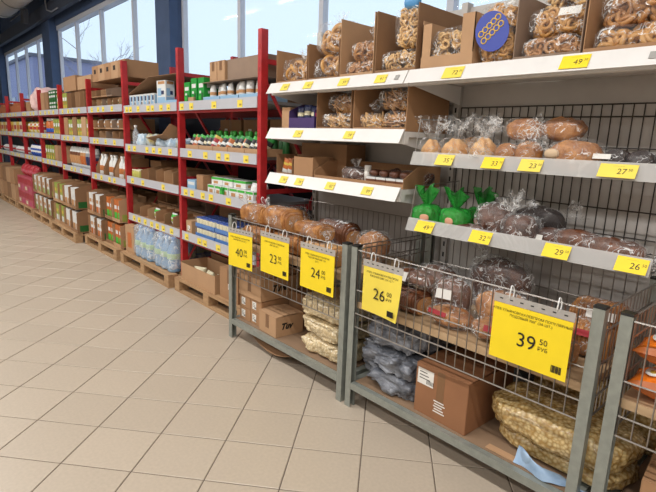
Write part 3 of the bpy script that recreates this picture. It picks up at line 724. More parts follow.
def oval_label(t, x, y, z, w, h, rx, ry):
    mb = MB(); n = 20; vs = [(w/2*math.cos(2*PI*j/n), 0, h/2*math.sin(2*PI*j/n)) for j in range(n)]+[(w/2*math.cos(2*PI*j/n), -.002, h/2*math.sin(2*PI*j/n)) for j in range(n)]
    mb.add(vs, [tuple(range(n)), tuple(reversed(range(n, 2*n)))]+[(j, (j+1) % n, n+(j+1) % n, n+j) for j in range(n)])
    o = part('oval_label', mb, P('royal', '3b4aa0'), t, (x, y, z), (rx, ry, .1))
    g = MB()
    for a in range(2):
        for k in range(5): g.torus(.0135, .0033, Matrix.Translation((-.050+.025*k, -.003, .018-.036*a+.006*k)) @ Matrix.Rotation(PI/2, 4, 'X'), 8, 4)
    part('print', g, P('gold', 'd8b24a'), o)
b_ = ring_bag('bag of small rings with a big blue oval label, standing before the wall panel', -1.335, 2.335, S1+.006, .20, .19, .28, .019, .0075, 330, M_DOUGH, 'ring bread bags', 12, tl=False)
oval_label(b_, -.008, -.104, .145, .165, .19, -.04, -.5)
carton('open_carton', 'slanting kraft carton of mixed rings beside the oval label bag', -1.225, -.925, 2.235, 2.66, S1, .30, KRAFT[3], 'cartons on the top bread shelf', .08)
ring_bag('bag of brown rings lying low in the slanting carton', -1.075, 2.385, S1+.006, .285, .28, .10, .024, .009, 200, M_DOUGH3, 'ring bread bags', 13, tl=False)
b_ = ring_bag('bag of brown rings with a white sticker, upper in the slanting carton', -1.07, 2.40, S1+.112, .28, .27, .12, .024, .009, 200, M_DOUGH, 'ring bread bags', 14, tl=False)
part('white_sticker', MB().box(-.045, .045, -.002, 0, -.02, .02), M_LABEL, b_, (.06, -.115, .09), (-.5, 0, .1))
b_ = ring_bag('bag of pale rings with blue print, topmost in the slanting carton', -1.08, 2.5, S1+.24, .25, .2, .11, .02, .008, 90, M_DOUGH2, 'ring bread bags', 15, tl=False)
part('blue_header', MB().ell(.13, .04, .05, .7, 16, 8, .006, 20), MATS['print_royal'], b_, (.0, -.085, .07))
carton('open_carton', 'kraft carton of large glazed rings at the shelving joint', -.915, -.60, 2.235, 2.66, S1, .36, KRAFT[0], 'cartons on the top bread shelf', .08)
ring_bag('bag of large glazed rings at the front of the joint carton', -.757, 2.385, S1+.006, .30, .28, .11, .032, .011, 120, M_DOUGH, 'ring bread bags', 16, tl=False)
ring_bag('bag of large glazed rings on top in the joint carton', -.755, 2.41, S1+.122, .29, .28, .12, .032, .011, 120, M_DOUGH3, 'ring bread bags', 17)
carton('open_carton', 'kraft carton of glazed rings past the shelving joint', -.50, -.19, 2.235, 2.66, S1, .30, KRAFT[2], 'cartons on the top bread shelf', .08)
ring_bag('bag of glazed rings past the shelving joint', -.345, 2.42, S1+.006, .28, .3, .2, .03, .011, 100, M_DOUGH, 'ring bread bags', 18)

# ------------------------------------------------------------ second bread shelf
S2 = 1.601
closed_box('kraft_box', 'small kraft box beside the purple display box', -2.985, 2.42, S2, .10, .3, .155, KRAFT[2], None, 0, False)
t = carton('display_box', 'purple display box of dark blue coffee pouches', -2.915, -2.635, 2.245, 2.6, S2, .185, MATS['print_purple'], None, .45, cut=.3)
part('stripe', MB().box(.1402, .1412, -.17, .17, .09, .115), MATS['print_magenta'], t)
for k in range(3):
    pouch('coffee_pouch', 'dark blue pouch with pale print in the purple display box', 'pouch', -2.85+.075*k, 2.31, S2+.006, .075, .05, .155+.012*(k % 2), PM('navy', 'cream', 'gold'), ((.55, .72, 1), (.2, .33, 2)), 'pouches in the purple box', rz=random.uniform(-.2, .2))
carton('open_carton', 'open kraft carton of thin biscuits beside the purple box', -2.605, -2.275, 2.24, 2.64, S2, .265, KRAFT[1], None, .08)
biscuit_bag('bag of thin pale biscuits, lower of two beside the purple box', -2.44, 2.385, S2+.006, .315, .28, .11, 200, M_BISC, 'biscuit bags', 21)
biscuit_bag('bag of thin pale biscuits, upper of two beside the purple box', -2.43, 2.41, S2+.122, .29, .27, .11, 180, M_BISC2, 'biscuit bags', 22)
carton('open_carton', 'wide open kraft carton of brown biscuits at the end of the second shelf', -2.255, -1.83, 2.24, 2.64, S2, .265, KRAFT[0], None, .08)
biscuit_bag('bag of brown biscuits at the front of the wide carton', -2.145, 2.37, S2+.006, .205, .24, .10, 140, M_BISC, 'biscuit bags', 23)
biscuit_bag('bag of brown biscuits at the right wall of the wide carton', -1.938, 2.375, S2+.006, .205, .26, .11, 150, M_BISC2, 'biscuit bags', 24)
biscuit_bag('bag of brown biscuits piled highest in the wide carton', -1.985, 2.42, S2+.122, .28, .27, .13, 180, M_BISC2, 'biscuit bags', 25, rz=-.15)

# ------------------------------------------------------------ third bread shelf
S3 = 1.273
carton('open_carton', 'short kraft carton of orange and white snack packs', -3.055, -2.865, 2.245, 2.44, S3, .15, KRAFT[1], None, .12, right=.8)
for k in range(4):
    pouch('snack_pack', 'orange and white snack pack leaning in a short kraft carton', 'snack', -3.01+.032*k, 2.29+.012*k, S3+.006, .07, .028, .115, PM('orange', 'white', 'yellow'), ((.0, .3, 1), (.6, .75, 2)), 'snack packs', rz=.2, ry=.25)
carton('open_carton', 'kraft carton turned with a plain wall outward on the third shelf', -2.845, -2.635, 2.245, 2.44, S3, .145, KRAFT[0], None, .97, cut=.0)
closed_box('kraft_box', 'long kraft box lying at the back of the third shelf', -2.77, 2.55, S3, .50, .19, .235, KRAFT[1], None, 0, False)
carton('open_carton', 'long low kraft tray of packed cupcakes', -2.615, -1.825, 2.245, 2.6, S3, .125, KRAFT[0], None, .22, cut=.55)
bread('bagged dark muffin heap at the left of the cupcake tray', -2.31, 2.35, S3+.006, .20, .14, .09, M_CRUST_D, 'round', None, 41, tails=(((0, 0, 1), .05, .04, (0, -.3, 1)),), film_m=M_FILM2)
tag(part('paper_roll', MB().lathe([(.022, 0), (.022, .11)], 14), M_LABEL, None, (-2.19, 2.33, S3+.006)), 'white paper roll standing in the cupcake tray', 'paper roll')
for k in range(4):
    x = -2.12+.082*k
    t = thing('cupcake_pack', 'white banded pack of dark cupcakes in the kraft tray', 'cake', (x, 2.33, S3+.006), .05, 'cupcake packs')
    part('wrapper', MB().box(-.036, .036, -.05, .05, 0, .045).box(-.0365, .0365, -.0505, .0505, .014, .032, 1), PM('white', 'brown'), t)
    part('cupcake', MB().ell(.07, .09, .045, .8, 16, 8, .003, 30), M_CRUST_D, t, (0, 0, .046))
for k in range(3):
    bread('bagged dark cake lying behind the cupcake packs', -2.1+.12*k, 2.49, S3+.006, .11, .12, .085, M_CRUST_D, 'round', 'dark cakes behind the cupcakes', 44+k, film_m=M_FILM)

# ------------------------------------------------------------ upper wire tray
T1 = 1.436
up = lambda s: (((0, 0, 1.02), .11, .085, (0, -.1, 1)),)
bread('pale braided bun in a tied clear bag, nearest the tray end wires', -1.685, 2.30, T1, .115, .12, .12, M_CRUST_L, 'braid', 'buns with tied bags', 51, .5, M_FILM, up(0), over=1.15)
bread('pale braided bun in a tied clear bag over the price 35', -1.535, 2.30, T1, .155, .12, .125, M_CRUST_L, 'braid', 'buns with tied bags', 52, .1, M_FILM, up(0), over=1.12)
bread('pale round bun in a tied clear bag beside the braided buns', -1.375, 2.32, T1, .14, .13, .135, M_CRUST_L, 'braid', 'buns with tied bags', 53, .3, M_FILM, up(0), over=1.12)
bread('pale bun in a tied clear bag at the back of the upper tray', -1.58, 2.52, T1, .2, .14, .14, M_CRUST_L, 'long', 'buns with tied bags', 54, .1, M_FILM, up(0), over=1.1)
bread('brown bun with a crumpled film tail over the price 33', -1.235, 2.30, T1, .11, .13, .115, M_CRUST, 'round', 'brown buns in the upper tray', 55, .2, M_FILM, (((-.5, -.2, .45), .10, .06, (-1, -.4, .1)),))
bread('brown bun in clear film over the price 23', -1.13, 2.31, T1, .115, .13, .12, M_CRUST, 'round', 'brown buns in the upper tray', 56, .1, M_FILM)
bread('long brown bun lying across two others with its film tail to the rack side', -1.185, 2.35, T1+.128, .18, .12, .105, M_CRUST, 'round', 'brown buns in the upper tray', 57, .0, M_FILM, (((-.52, -.1, .5), .10, .06, (-1, -.2, .2)),))
bread('brown bun lying on top beside the crumpled film', -1.02, 2.40, T1+.128, .20, .14, .11, M_CRUST, 'round', 'brown buns in the upper tray', 58, .0, M_FILM)
bread('long golden loaf with crumpled film and a cut end', -.915, 2.31, T1, .24, .14, .135, M_CRUST, 'long', 'brown buns in the upper tray', 59, -.1, M_FILM, (((-.45, -.3, .7), .13, .09, (-.7, -.5, .6)),))
part('cut_end', MB().ell(.07, .03, .045, .9, 16, 8), mat('cut_crumb', 'cdb394', .8), [o for o in bpy.data.objects if o.get('label', '').startswith('long golden loaf')][0], (-.075, -.066, .055))
bread('brown bun at the back of the upper tray', -1.03, 2.55, T1, .24, .16, .125, M_CRUST, 'round', 'brown buns in the upper tray', 60, .0, M_FILM)
for k in range(3):
    bread(['black crusted bun with a white label over the price 27', 'black crusted bun in the middle over the price 27', 'black crusted bun at the tray end over the price 27'][k], -.755+.09*k, 2.33+.01*k, T1, .10, .13, .10, M_CRUST_B, 'round', 'black buns', 61+k, .2*k, M_FILM, lab=(M_LABEL, -.3, .75, .07, .022, 'F') if k == 0 else None)
# ------------------------------------------------------------ lower wire tray
T2 = 1.071
GREENF = film('green_printed_film', '2b9a3a', .80, .97, .2, 18, 1.0)
for k, (x, y, rz) in enumerate(((-1.675, 2.29, .2), (-1.50, 2.31, -.1), (-1.44, 2.47, .1))):
    t = bread(['green printed bread bag at the tray end over the price 49', 'green printed bread bag with an orange picture beside it', 'green printed bread bag lying behind the other two'][k], x, y, T2, .15, .12, .115, M_CRUST, 'round', 'green bread bags', 71+k, rz, GREENF, (((0, 0, 1.05), .10, .062, (.1*k, -.15, 1)),), over=1.14)
    part('picture', MB().ell(.055, .008, .04, .8, 14, 8), P('picture', 'd09a7c'), t, (.02, -.078, .045))
bread('dark rye loaf in clear film beside the green bags', -1.275, 2.33, T2, .19, .15, .175, M_CRUST_D, 'round', 'rye loaves in the lower tray', 75, .1, M_FILM2, (((.4, .2, .95), .09, .06, (.7, .2, .7)),))
bread('flat dark rye roll in film over the price 32', -1.37, 2.25, T2, .16, .08, .06, M_CRUST_D, 'round', 'rye loaves in the lower tray', 76, .1, M_FILM2)
bread('dark rye loaf in crumpled film leaning at the front of the lower tray', -1.115, 2.29, T2, .17, .14, .145, M_CRUST_D, 'round', 'rye loaves in the lower tray', 77, -.4, M_FILM2, (((-.2, -.2, 1), .10, .07, (-.2, -.3, 1)),))
bread('nearly black loaf at the back of the lower tray', -1.12, 2.49, T2, .26, .16, .17, M_CRUST_B, 'round', 'rye loaves in the lower tray', 78, .1, M_FILM, (((.45, 0, .8), .09, .06, (1, 0, .5)),))
bread('low dark loaf with a white label over the price 29', -1.0, 2.36, T2, .13, .13, .09, M_CRUST_D, 'round', 'rye loaves in the lower tray', 79, .1, M_FILM, lab=(M_LABEL, -.3, .6, .06, .025, 'F'))
bread('long brown rye loaf over the price 29', -.87, 2.36, T2, .22, .13, .10, mat('rye_brown', '472413', .45, col2='7f4c2c', scale=18, bump=.6, bscale=50), 'long', 'rye loaves in the lower tray', 80, -.05, M_FILM)
bread('long brown rye loaf with a twisted film end over the price 26', -.71, 2.33, T2, .25, .13, .09, MATS['rye_brown'], 'long', 'rye loaves in the lower tray', 81, -.05, M_FILM2, (((.52, -.1, .3), .09, .05, (1, -.2, -.05)),))
# ------------------------------------------------------------ first basket: sliced loaves
D1 = BDECK[0]+.001; S_ = 'sliced'
bread('sliced loaf at the bottom of the basket against the corner post', -2.97, 2.05, D1, .30, .14, .125, M_CRUST, S_, 'sliced loaves in the basket', 91, .05)
bread('brown sliced loaf at the bottom of the basket between two sliced loaves', -2.62, 2.06, D1, .32, .14, .125, M_CRUST, S_, 'sliced loaves in the basket', 92, .0)
bread('pale sliced loaf at the bottom of the basket beside the steel posts', -2.27, 2.05, D1, .30, .14, .125, M_CRUST_L, S_, 'sliced loaves in the basket', 93, .02)
bread('sliced loaf stacked uppermost by the corner post', -3.02, 2.06, D1+.14, .26, .15, .14, M_CRUST, S_, 'sliced loaves in the basket', 94, .15, M_FILM2, (((-.3, -.3, 1), .07, .05, (-.3, -.3, 1)),))
bread('sliced loaf stacked uppermost above the price 23', -2.715, 2.06, D1+.14, .30, .16, .155, M_CRUST, S_, 'sliced loaves in the basket', 95, -.10, M_FILM2, (((-.45, -.2, .9), .07, .05, (-.8, -.3, .6)),))
bread('glossy wrapped sliced loaf stacked above the price 24', -2.385, 2.06, D1+.14, .28, .14, .10, M_CRUST, S_, 'sliced loaves in the basket', 96, -.05, M_FILM2, (((.45, -.2, .7), .08, .06, (.9, -.4, .2)),))
bread('sliced loaf at the back corner of the basket by the red rack', -2.95, 2.33, D1, .30, .2, .25, M_CRUST, 'round', 'sliced loaves in the basket', 97, .1)
bread('dark sliced loaf in the second row of the basket', -2.45, 2.34, D1, .34, .16, .22, MATS['rye_brown'], S_, 'sliced loaves in the basket', 98, -.08, M_FILM2)
bread('brown round loaf at the end of the basket by the steel post', -2.1, 2.33, D1, .2, .2, .20, M_CRUST, 'round', 'sliced loaves in the basket', 99, .0, M_FILM)
# ------------------------------------------------------------ second basket
D2 = BDECK[1]+.001; RYEB = MATS['rye_brown']; REDL = MATS['print_red']
G2 = 'loaves in the second basket'
bread('brown sliced loaf in film behind the curling price 26', -1.63, 2.07, D2, .30, .15, .12, RYEB, S_, G2, 111, -.02)
bread('brown loaf with a white label lying on the loaf behind the price 26', -1.60, 2.12, D2+.135, .26, .14, .075, RYEB, 'round', G2, 112, -.1, M_FILM2, lab=(M_LABEL, -.1, .75, .10, .05, 'F'))
bread('brown loaf with a square white label in the middle of the basket', -1.40, 2.2, D2, .2, .17, .19, RYEB, 'round', G2, 113, .2, M_FILM2, lab=(M_LABEL, -.05, .72, .085, .05, 'F'))
bread('golden loaf with a red and yellow label at the front of the basket', -1.30, 2.05, D2, .24, .14, .095, M_CRUST, 'round', G2, 114, -.1, M_FILM, lab=(REDL, -.1, .85, .11, .022, 'F'))
bread('golden loaf with a red label left of the large price sign', -1.06, 2.05, D2, .22, .14, .105, M_CRUST, 'round', G2, 115, .1, M_FILM, lab=(REDL, .1, .8, .09, .028, 'F'))
bread('big round golden loaf in film behind the red labelled loaves', -1.14, 2.25, D2, .28, .19, .18, M_CRUST, 'round', G2, 116, .1, M_FILM)
bread('very dark loaf in shiny film at the back of the basket', -1.28, 2.46, D2, .36, .17, .29, M_CRUST_D, 'round', G2, 117, -.15, M_FILM2, (((-.3, 0, 1), .10, .07, (-.5, 0, 1)),))
bread('brown loaf at the back corner by the first basket', -1.66, 2.42, D2, .26, .18, .18, RYEB, 'round', G2, 118, .1, M_FILM2)
bread('golden loaf hidden behind the large price sign', -.82, 2.06, D2, .22, .14, .11, M_CRUST, S_, G2, 119, .0)
bread('golden sliced loaf with a red and white label by the right post', -.735, 2.25, D2, .2, .16, .15, M_CRUST, S_, G2, 120, .1, M_FILM, lab=(REDL, .1, .85, .10, .028, 'F'))
bread('golden sliced loaf with a white label at the back by the right post', -.76, 2.45, D2, .24, .16, .2, M_CRUST, S_, G2, 121, .1, M_FILM, lab=(M_LABEL, .1, .8, .12, .04, 'F'))
# ------------------------------------------------------------ third basket: orange packs
ORF = film('orange_printed_film', 'f5801f', .86, .98, .25, 14, .5)
def orange_pack(x, y, z, w, d, h, rz, seed, label, ry=0.):
    t = thing('orange_pack', label, 'pack', (x, y, z), rz, 'orange packs in the basket', rot=(0, ry, rz))
    part('film_pack', pouch_mb(w, h, d, ((.93, 1.01, 1),), 10), [ORF, MATS['print_orange']], t, (0, d/2, h/2), (PI/2, 0, 0))
    n = MB(); n.lathe([(.026, 0), (.026, .002)], 14); n.lathe([(.012, .002), (.012, .003)], 10, mi=1)
    part('flower_print', n, [M_LABEL, MATS['print_yellow']], t, (-.07, -d*.22, h*.93), (.25, -.12, 0))
    part('brown_window', MB().ell(w*.34, d*.3, .006, .7, 14, 8), MATS['print_tan'], t, (.07, -d*.15, h*.96))
orange_pack(-.345, 2.045, D2, .29, .19, .12, .03, 131, 'orange pack lying at the bottom of the basket by the post')
orange_pack(-.03, 2.06, D2, .30, .17, .10, -.05, 132, 'orange pack lying at the bottom in the middle of the basket')
orange_pack(-.345, 2.055, D2+.122, .29, .20, .13, .05, 133, 'orange pack with a white flower lying on the others by the post')
orange_pack(-.0, 2.09, D2+.108, .28, .19, .10, -.1, 134, 'orange pack lying on the others in the middle of the basket')
orange_pack(-.28, 2.33, D2, .38, .22, .30, .0, 135, 'big orange pack standing at the back of the basket')
orange_pack(.35, 2.1, D2, .3, .2, .14, .1, 136, 'orange pack alone at the far side of the basket')

# ------------------------------------------------------------ under the first basket
Z0 = .161
KG = 'labelled cartons under the first basket'
LB = (-.02, .05, .045, .055)
for k, (x, z, l) in enumerate(((-3.075, Z0, 'lower flat labelled carton against the corner post'), (-2.928, Z0, 'lower flat labelled carton second from the corner post'), (-3.075, Z0+.098, 'upper flat labelled carton against the corner post'), (-2.928, Z0+.098, 'upper flat labelled carton second from the corner post'))):
    closed_box('flat_carton', l, x, 2.20, z, .142, .44, .092, KRAFT[0], KG, 0, False, (-.02, .048, .05, .058))
closed_box('kraft_carton', 'taped kraft carton with black script lying on the labelled cartons', -3.0, 2.19, Z0+.197, .295, .44, .165, KRAFT[2], None, 0, True, None, 'Tuve', .08)
closed_box('kraft_carton', 'small kraft carton with black script in front of the labelled cartons', -2.735, 2.07, Z0, .225, .235, .145, KRAFT[2], None, -.06, True, None, 'Tuv', .07)
closed_box('kraft_carton', 'dark kraft carton behind the small script carton', -2.70, 2.40, Z0, .28, .36, .25, KRAFT[1], None, 0, True)
M_BAGB = chips('beige_bag', 'c9b084', 'f0e2bf', 75., .35, .9)
for k, (x, y, z, w, d, h, rz) in enumerate(((-2.20, 2.22, Z0, .42, .48, .12, .04), (-2.21, 2.22, Z0+.126, .42, .50, .12, -.05), (-2.22, 2.22, Z0+.25, .42, .49, .13, .05))):
    sack('wafer_bag', ['pale bag of wafer crumbs, lowest of three under the basket', 'pale bag of wafer crumbs, middle of three under the basket', 'pale bag of wafer crumbs, topmost of three under the basket'][k], x, y, z, w, d, h, M_BAGB, 'bag', 'wafer bags', 140+k, rz, amp=.02, rid=.045, e=.42)
mb = MB(); vs = []
for i in range(13):
    u = i/12; zz = .112-.075*math.sin(PI*u)*1.0
    vs += [(-2.95+.55*u, 1.935, max(zz, .02)), (-2.95+.55*u, 2.15, .115), (-2.95+.55*u, 1.935, max(zz, .02)+.003), (-2.95+.55*u, 2.15, .1175)]
fs = []
for i in range(12): a = i*4; fs += [(a, a+4, a+5, a+1), (a+2, a+3, a+7, a+6), (a, a+2, a+6, a+4), (a+1, a+5, a+7, a+3)]
mb.add(vs, fs); tag(part('cardboard_sheet', mb, KRAFT[1]), 'bent cardboard sheet sagging under the first basket shelf', 'cardboard')
# ------------------------------------------------------------ under the second basket
M_GREYF = mat('grey_film', '4f535c', .16, col2='8f929a', scale=12, bump=1.0, bscale=30, stretch=(1, 1, 2.2))
for k, (x, y, z, w, d, h, rz) in enumerate(((-1.645, 2.21, Z0, .41, .48, .12, .03), (-1.645, 2.21, Z0+.12, .41, .48, .12, -.05), (-1.65, 2.21, Z0+.245, .40, .44, .16, .05))):
    sack('grey_bag', ['grey plastic bag, lowest of the heap beside the brown carton', 'grey plastic bag, middle of the heap beside the brown carton', 'grey plastic bag, topmost of the heap beside the brown carton'][k], x, y, z, w, d, h, M_GREYF, 'bag', 'grey bags', 150+k, rz, amp=.035, fr=7, e=.5, rid=.075)
t = closed_box('brown_carton', 'large brown carton with a shipping label under the basket', -1.265, 2.175, Z0, .315, .42, .265, mat('brown_carton', '8f6242', .75, var=.05, scale=8), None, -.03, True, (-.095, .205, .10, .085), None, .06)
mb = MB()
for k in range(5): mb.box(-.035+.006*(k % 2), .035-.008*(k % 3), -.2115, -.2105, .045+.014*k, .051+.014*k)
part('printed_mark', mb, M_LABEL, t)
M_GOLD = chips('golden_bag', 'a5834a', 'e6d09a', 60., .25, 1.0)
sack('golden_bag', 'large glossy bag of golden crisps lying under the large price sign', -.755, 2.18, Z0+.08, .62, .40, .17, M_GOLD, 'bag', 'golden crisp bags', 160, -.06, e=.6, amp=.018, rid=.025)
sack('golden_bag', 'flat bag of golden crisps under the large glossy bag', -.74, 2.20, Z0+.002, .58, .34, .095, M_GOLD, 'bag', 'golden crisp bags', 161, -.05, e=.55, amp=.014)
sack('golden_bag', 'bag of golden crisps lying behind by the back rail', -.72, 2.47, Z0+.002, .62, .16, .30, M_GOLD, 'bag', 'golden crisp bags', 162, 0, e=.6, amp=.014)
mb = MB(); vs = []; fs = []; n, k_ = 26, 9
for i in range(n):
    for j in range(k_):
        u, v = i/(n-1), j/(k_-1); x = -.86+.46*u; y = 1.955-.02*math.sin(9*u)+.05*v
        z = Z0+.004+.075*(.5+.5*math.sin(7*u+2*v))*math.sin(PI*min(1, v*1.1))+.012*noise.noise(Vector((u*9, v*5, 2)))
        vs.append((x, y+.02*math.sin(13*u+4*v), max(z, Z0+.002)))
for i in range(n-1):
    for j in range(k_-1): fs.append((i*k_+j, (i+1)*k_+j, (i+1)*k_+j+1, i*k_+j+1))
mb.add(vs, fs, 0, True)
tag(part('blue_film', mb, mat('blue_film', '7f9cbd', .25, col2='a7bfd8', scale=12, bump=.4, bscale=15)), 'crumpled blue plastic film at the front edge below the golden bags', 'film')
tag(part('cardboard_sheet', MB().box(-1.0, -.80, 1.96, 2.0, Z0+.0005, Z0+.004), KRAFT[2]), 'loose cardboard strip on the shelf beside the brown carton', 'cardboard')
closed_box('kraft_carton', 'kraft carton under the basket of orange packs', -.255, 2.15, Z0, .29, .34, .19, KRAFT[0], None, 0.1, True)
# ------------------------------------------------------------ goods on the red racks
def rows(x0, x1, n, fn):
    for k in range(n): fn(k, x0+(x1-x0)*(k+.5)/n)
R = random.uniform
# ---- bay with green cartons (next to the bread shelving)
z = LV[0][0]+.001
for k in range(3):
    pbox('green_carton', 'bright green printed carton standing on the top rack shelf', 'carton', -4.46+.118*k, 2.33+.01*k, z, .108, .2, .225-.03*(k == 0), PM('green', 'white', 'leaf', 'darkgreen'), ((.15, .85, .62, .78, 1), (.2, .5, .40, .5, 1), (.1, .45, .15, .3, 2), (.55, .9, .12, .42, 3)), 'green cartons')
pbox('kraft_pack', 'tiny kraft pack in front of the green cartons', 'carton', -4.33, 2.212, z, .10, .02, .055, [KRAFT[2]], (), None)
for k in range(3):
    carton('blue_tray', 'pale blue cardboard tray of white packs on the top rack shelf', -4.14+.295*k, -3.86+.295*k, 2.225, 2.50, z, .05, MATS['print_sky'], 'pale blue trays', 1)
    for j in range(3 if k < 2 else 2):
        pouch('white_pack', 'white pack with a round biscuit picture in a pale blue tray', 'pack', -4.09+.295*k+.09*j, 2.30+.03*(j % 2), z+.005, .085, .06, .155, PM('white', 'tan', 'sky'), ((.42, .58, 1), (.0, .15, 2), (.8, .86, 2)), 'white packs in blue trays', rz=R(-.3, .3))
closed_box('kraft_carton', 'plain kraft carton behind the white packs, under the cardboard sheet', -3.8, 2.66, z, .74, .2, .165, KRAFT[1], None, 0, False)
tag(part('cardboard_sheet', MB().box(-4.18, -3.24, 2.235, 2.8, z+.171, z+.175), KRAFT[3]), 'flat cardboard sheet under the three kraft cartons on the rack top', 'cardboard')
zz = z+.176
for k in range(2): closed_box('kraft_carton', ['narrow kraft carton end beside the long carton on the rack top', 'narrow kraft carton between its neighbour and the long carton'][k], -4.04+.13*k, 2.42, zz, .122, .3, .165, KRAFT[2], 'kraft cartons on the rack top', 0, True)
closed_box('long_kraft_carton', 'long greyish kraft carton lying on the rack top by the red post', -3.555, 2.44, zz, .56, .3, .165, KRAFT[3], 'kraft cartons on the rack top', 0, False)
z = LV[0][1]+.001
for k in range(5):
    x0 = -4.5+.258*k
    carton('kraft_tray', 'low kraft tray of leaning seasoning packets under the green caps', x0, x0+.25, 2.225, 2.42, z, .06, KRAFT[2], 'kraft trays of packets', .95)
    for j in range(5):
        c = random.choice((('white', 'orange', 'green'), ('cream', 'black', 'green'), ('white', 'red', 'yellow'), ('white', 'black', 'leaf')))
        pouch('seasoning_packet', {'orange': 'leaning white and orange seasoning packet with a green top in a kraft tray', 'red': 'leaning white and red seasoning packet with a yellow top in a kraft tray', 'black': ('leaning cream and black seasoning packet in a kraft tray' if c[0] == 'cream' else 'leaning white and black seasoning packet in a kraft tray')}[c[1]], 'packet', x0+.028+.040*j, 2.27+.012*(j % 2), z+.006, .085, .02, .15, PM(*c), ((.25, .45, 1), (.62, .8, 1), (.84, 1, 2)), 'seasoning packets', rz=.9, ry=.45)
    for j in range(3):
        t = thing('sauce_bottle', 'small sauce bottle with a bright green cap behind the packets', 'bottle', (x0+.045+.08*j, 2.49+.02*(j % 2), z), 0, 'green capped bottles')
        part('bottle_body', cmesh('sauce_body', lambda: MB().lathe([(.03, 0), (.032, .02), (.032, .12), (.014, .155)], 10), MATS['print_darkgreen']), None, t)
        part('cap', cmesh('sauce_cap', lambda: MB().lathe([(.020, .150), (.022, .16), (.022, .188), (.012, .2)], 10), MATS['print_leaf']), None, t)
for k in range(3): closed_box('kraft_carton', 'brown kraft carton stored at the back of the second rack shelf', -4.27+.42*k, 2.67, z, .38, .18, .30, KRAFT[1], 'cartons at the back of the rack', 0, True, (-.08, .2, .05, .04))
z = LV[0][2]+.001
pbox('pale_blue_box', 'pale blue box at the left end of the third shelf', 'carton', -4.43, 2.31, z, .16, .14, .095, PM('sky', 'white'), ((.1, .9, .5, .8, 1),), None)
closed_box('kraft_box', 'upright kraft box beside the pale blue box', -4.26, 2.33, z, .125, .18, .15, KRAFT[0], None, 0, False)
closed_box('kraft_box', 'pale kraft box behind the white packages on the third shelf', -4.10, 2.42, z, .125, .2, .15, KRAFT[2], None, 0, False)
G = 'white packages on the third shelf'
for k in range(6):
    x = -4.03+.125*k
    pbox('white_package', 'white package with a green band in the lower row of the third shelf', 'package', x, 2.28, z, .115, .10, .085, PM('white', 'leaf', 'tan'), ((.05, .95, .72, .95, 1), (.25, .75, .15, .55, 2)), G, rz=R(-.1, .1))
for k in range(3):
    pbox('white_package', 'white package with a green edge lying on the lower row', 'package', -3.99+.19*k, 2.33, z+.088, .165, .13, .065, PM('white', 'leaf', 'tan'), ((.0, 1, .7, 1, 1), (.2, .6, .15, .5, 2)), G, rz=R(-.1, .1))
pbox('green_pack', 'small bright green pack leaning before the white packages', 'package', -3.82, 2.221, z+.0, .05, .018, .075, PM('green', 'leaf'), ((.2, .8, .3, .7, 1),), None)
for k in range(2): pouch('foil_pack', 'crumpled clear white pack at the post end of the third shelf', 'package', -3.30-.0-.11*k, 2.30, z, .11, .09, .15, PM('white', 'grey'), ((.4, .6, 1),), 'crumpled packs')
z = LV[0][3]+.001
closed_box('kraft_box', 'small printed kraft box beside the canned trays', -4.46, 2.32, z, .11, .2, .13, KRAFT[2], None, 0, False, (0, .06, .05, .05))
can_b = cmesh('can_body', lambda: MB().lathe([(.027, 0), (.029, .006), (.029, .062), (.027, .068)], 10), MATS['print_cream'])
can_l = cmesh('can_lid', lambda: MB().lathe([(.0285, .0685), (.0295, .07), (.0295, .078), (.026, .079)], 10), MATS['print_blue'])
for lay in range(2):
    for tr in range(2):
        x0 = -4.36+.375*tr
        t = thing('can_tray', ['blue wrapped tray of small jars, lower layer on the bottom rack shelf', 'blue wrapped tray of small jars, upper layer on the bottom rack shelf'][lay], 'jars', (x0+.18, 2.36, z+.096*lay), 0, 'blue wrapped jar trays')
        part('blue_tray', MB().box(-.18, .18, -.12, .12, 0, .012).box(-.18, .18, -.12, -.117, .012, .036).box(-.18, .18, .117, .12, .012, .036).box(.177, .18, -.117, .117, .012, .036).box(-.18, -.177, -.117, .117, .012, .036), P('trayblue', '3f74b8'), t)
        for i in range(6):
            for j in range(4):
                part('jar', can_b, None, t, (-.149+.0596*i, -.088+.0588*j, .0125)); part('lid', can_l, None, t, (-.149+.0596*i, -.088+.0588*j, .0125))
        part('shrink_film', MB().box(-.181, .181, -.1215, .1215, .0005, .0935), film('shrink_film', 'dfeaf5', .05, .2, .15, 12, .6), t)
for k in range(3): closed_box('kraft_carton', 'dark kraft carton stored at the back of the bottom rack shelf', -4.27+.42*k, 2.66, z, .38, .2, .27, KRAFT[1], 'cartons at the back of the rack', 0, False)
pbox('white_package', 'flat white package beside the jar trays at the basket side', 'package', -3.50, 2.30, z, .2, .12, .06, PM('white', 'grey'), ((.2, .8, .3, .6, 1),), None)
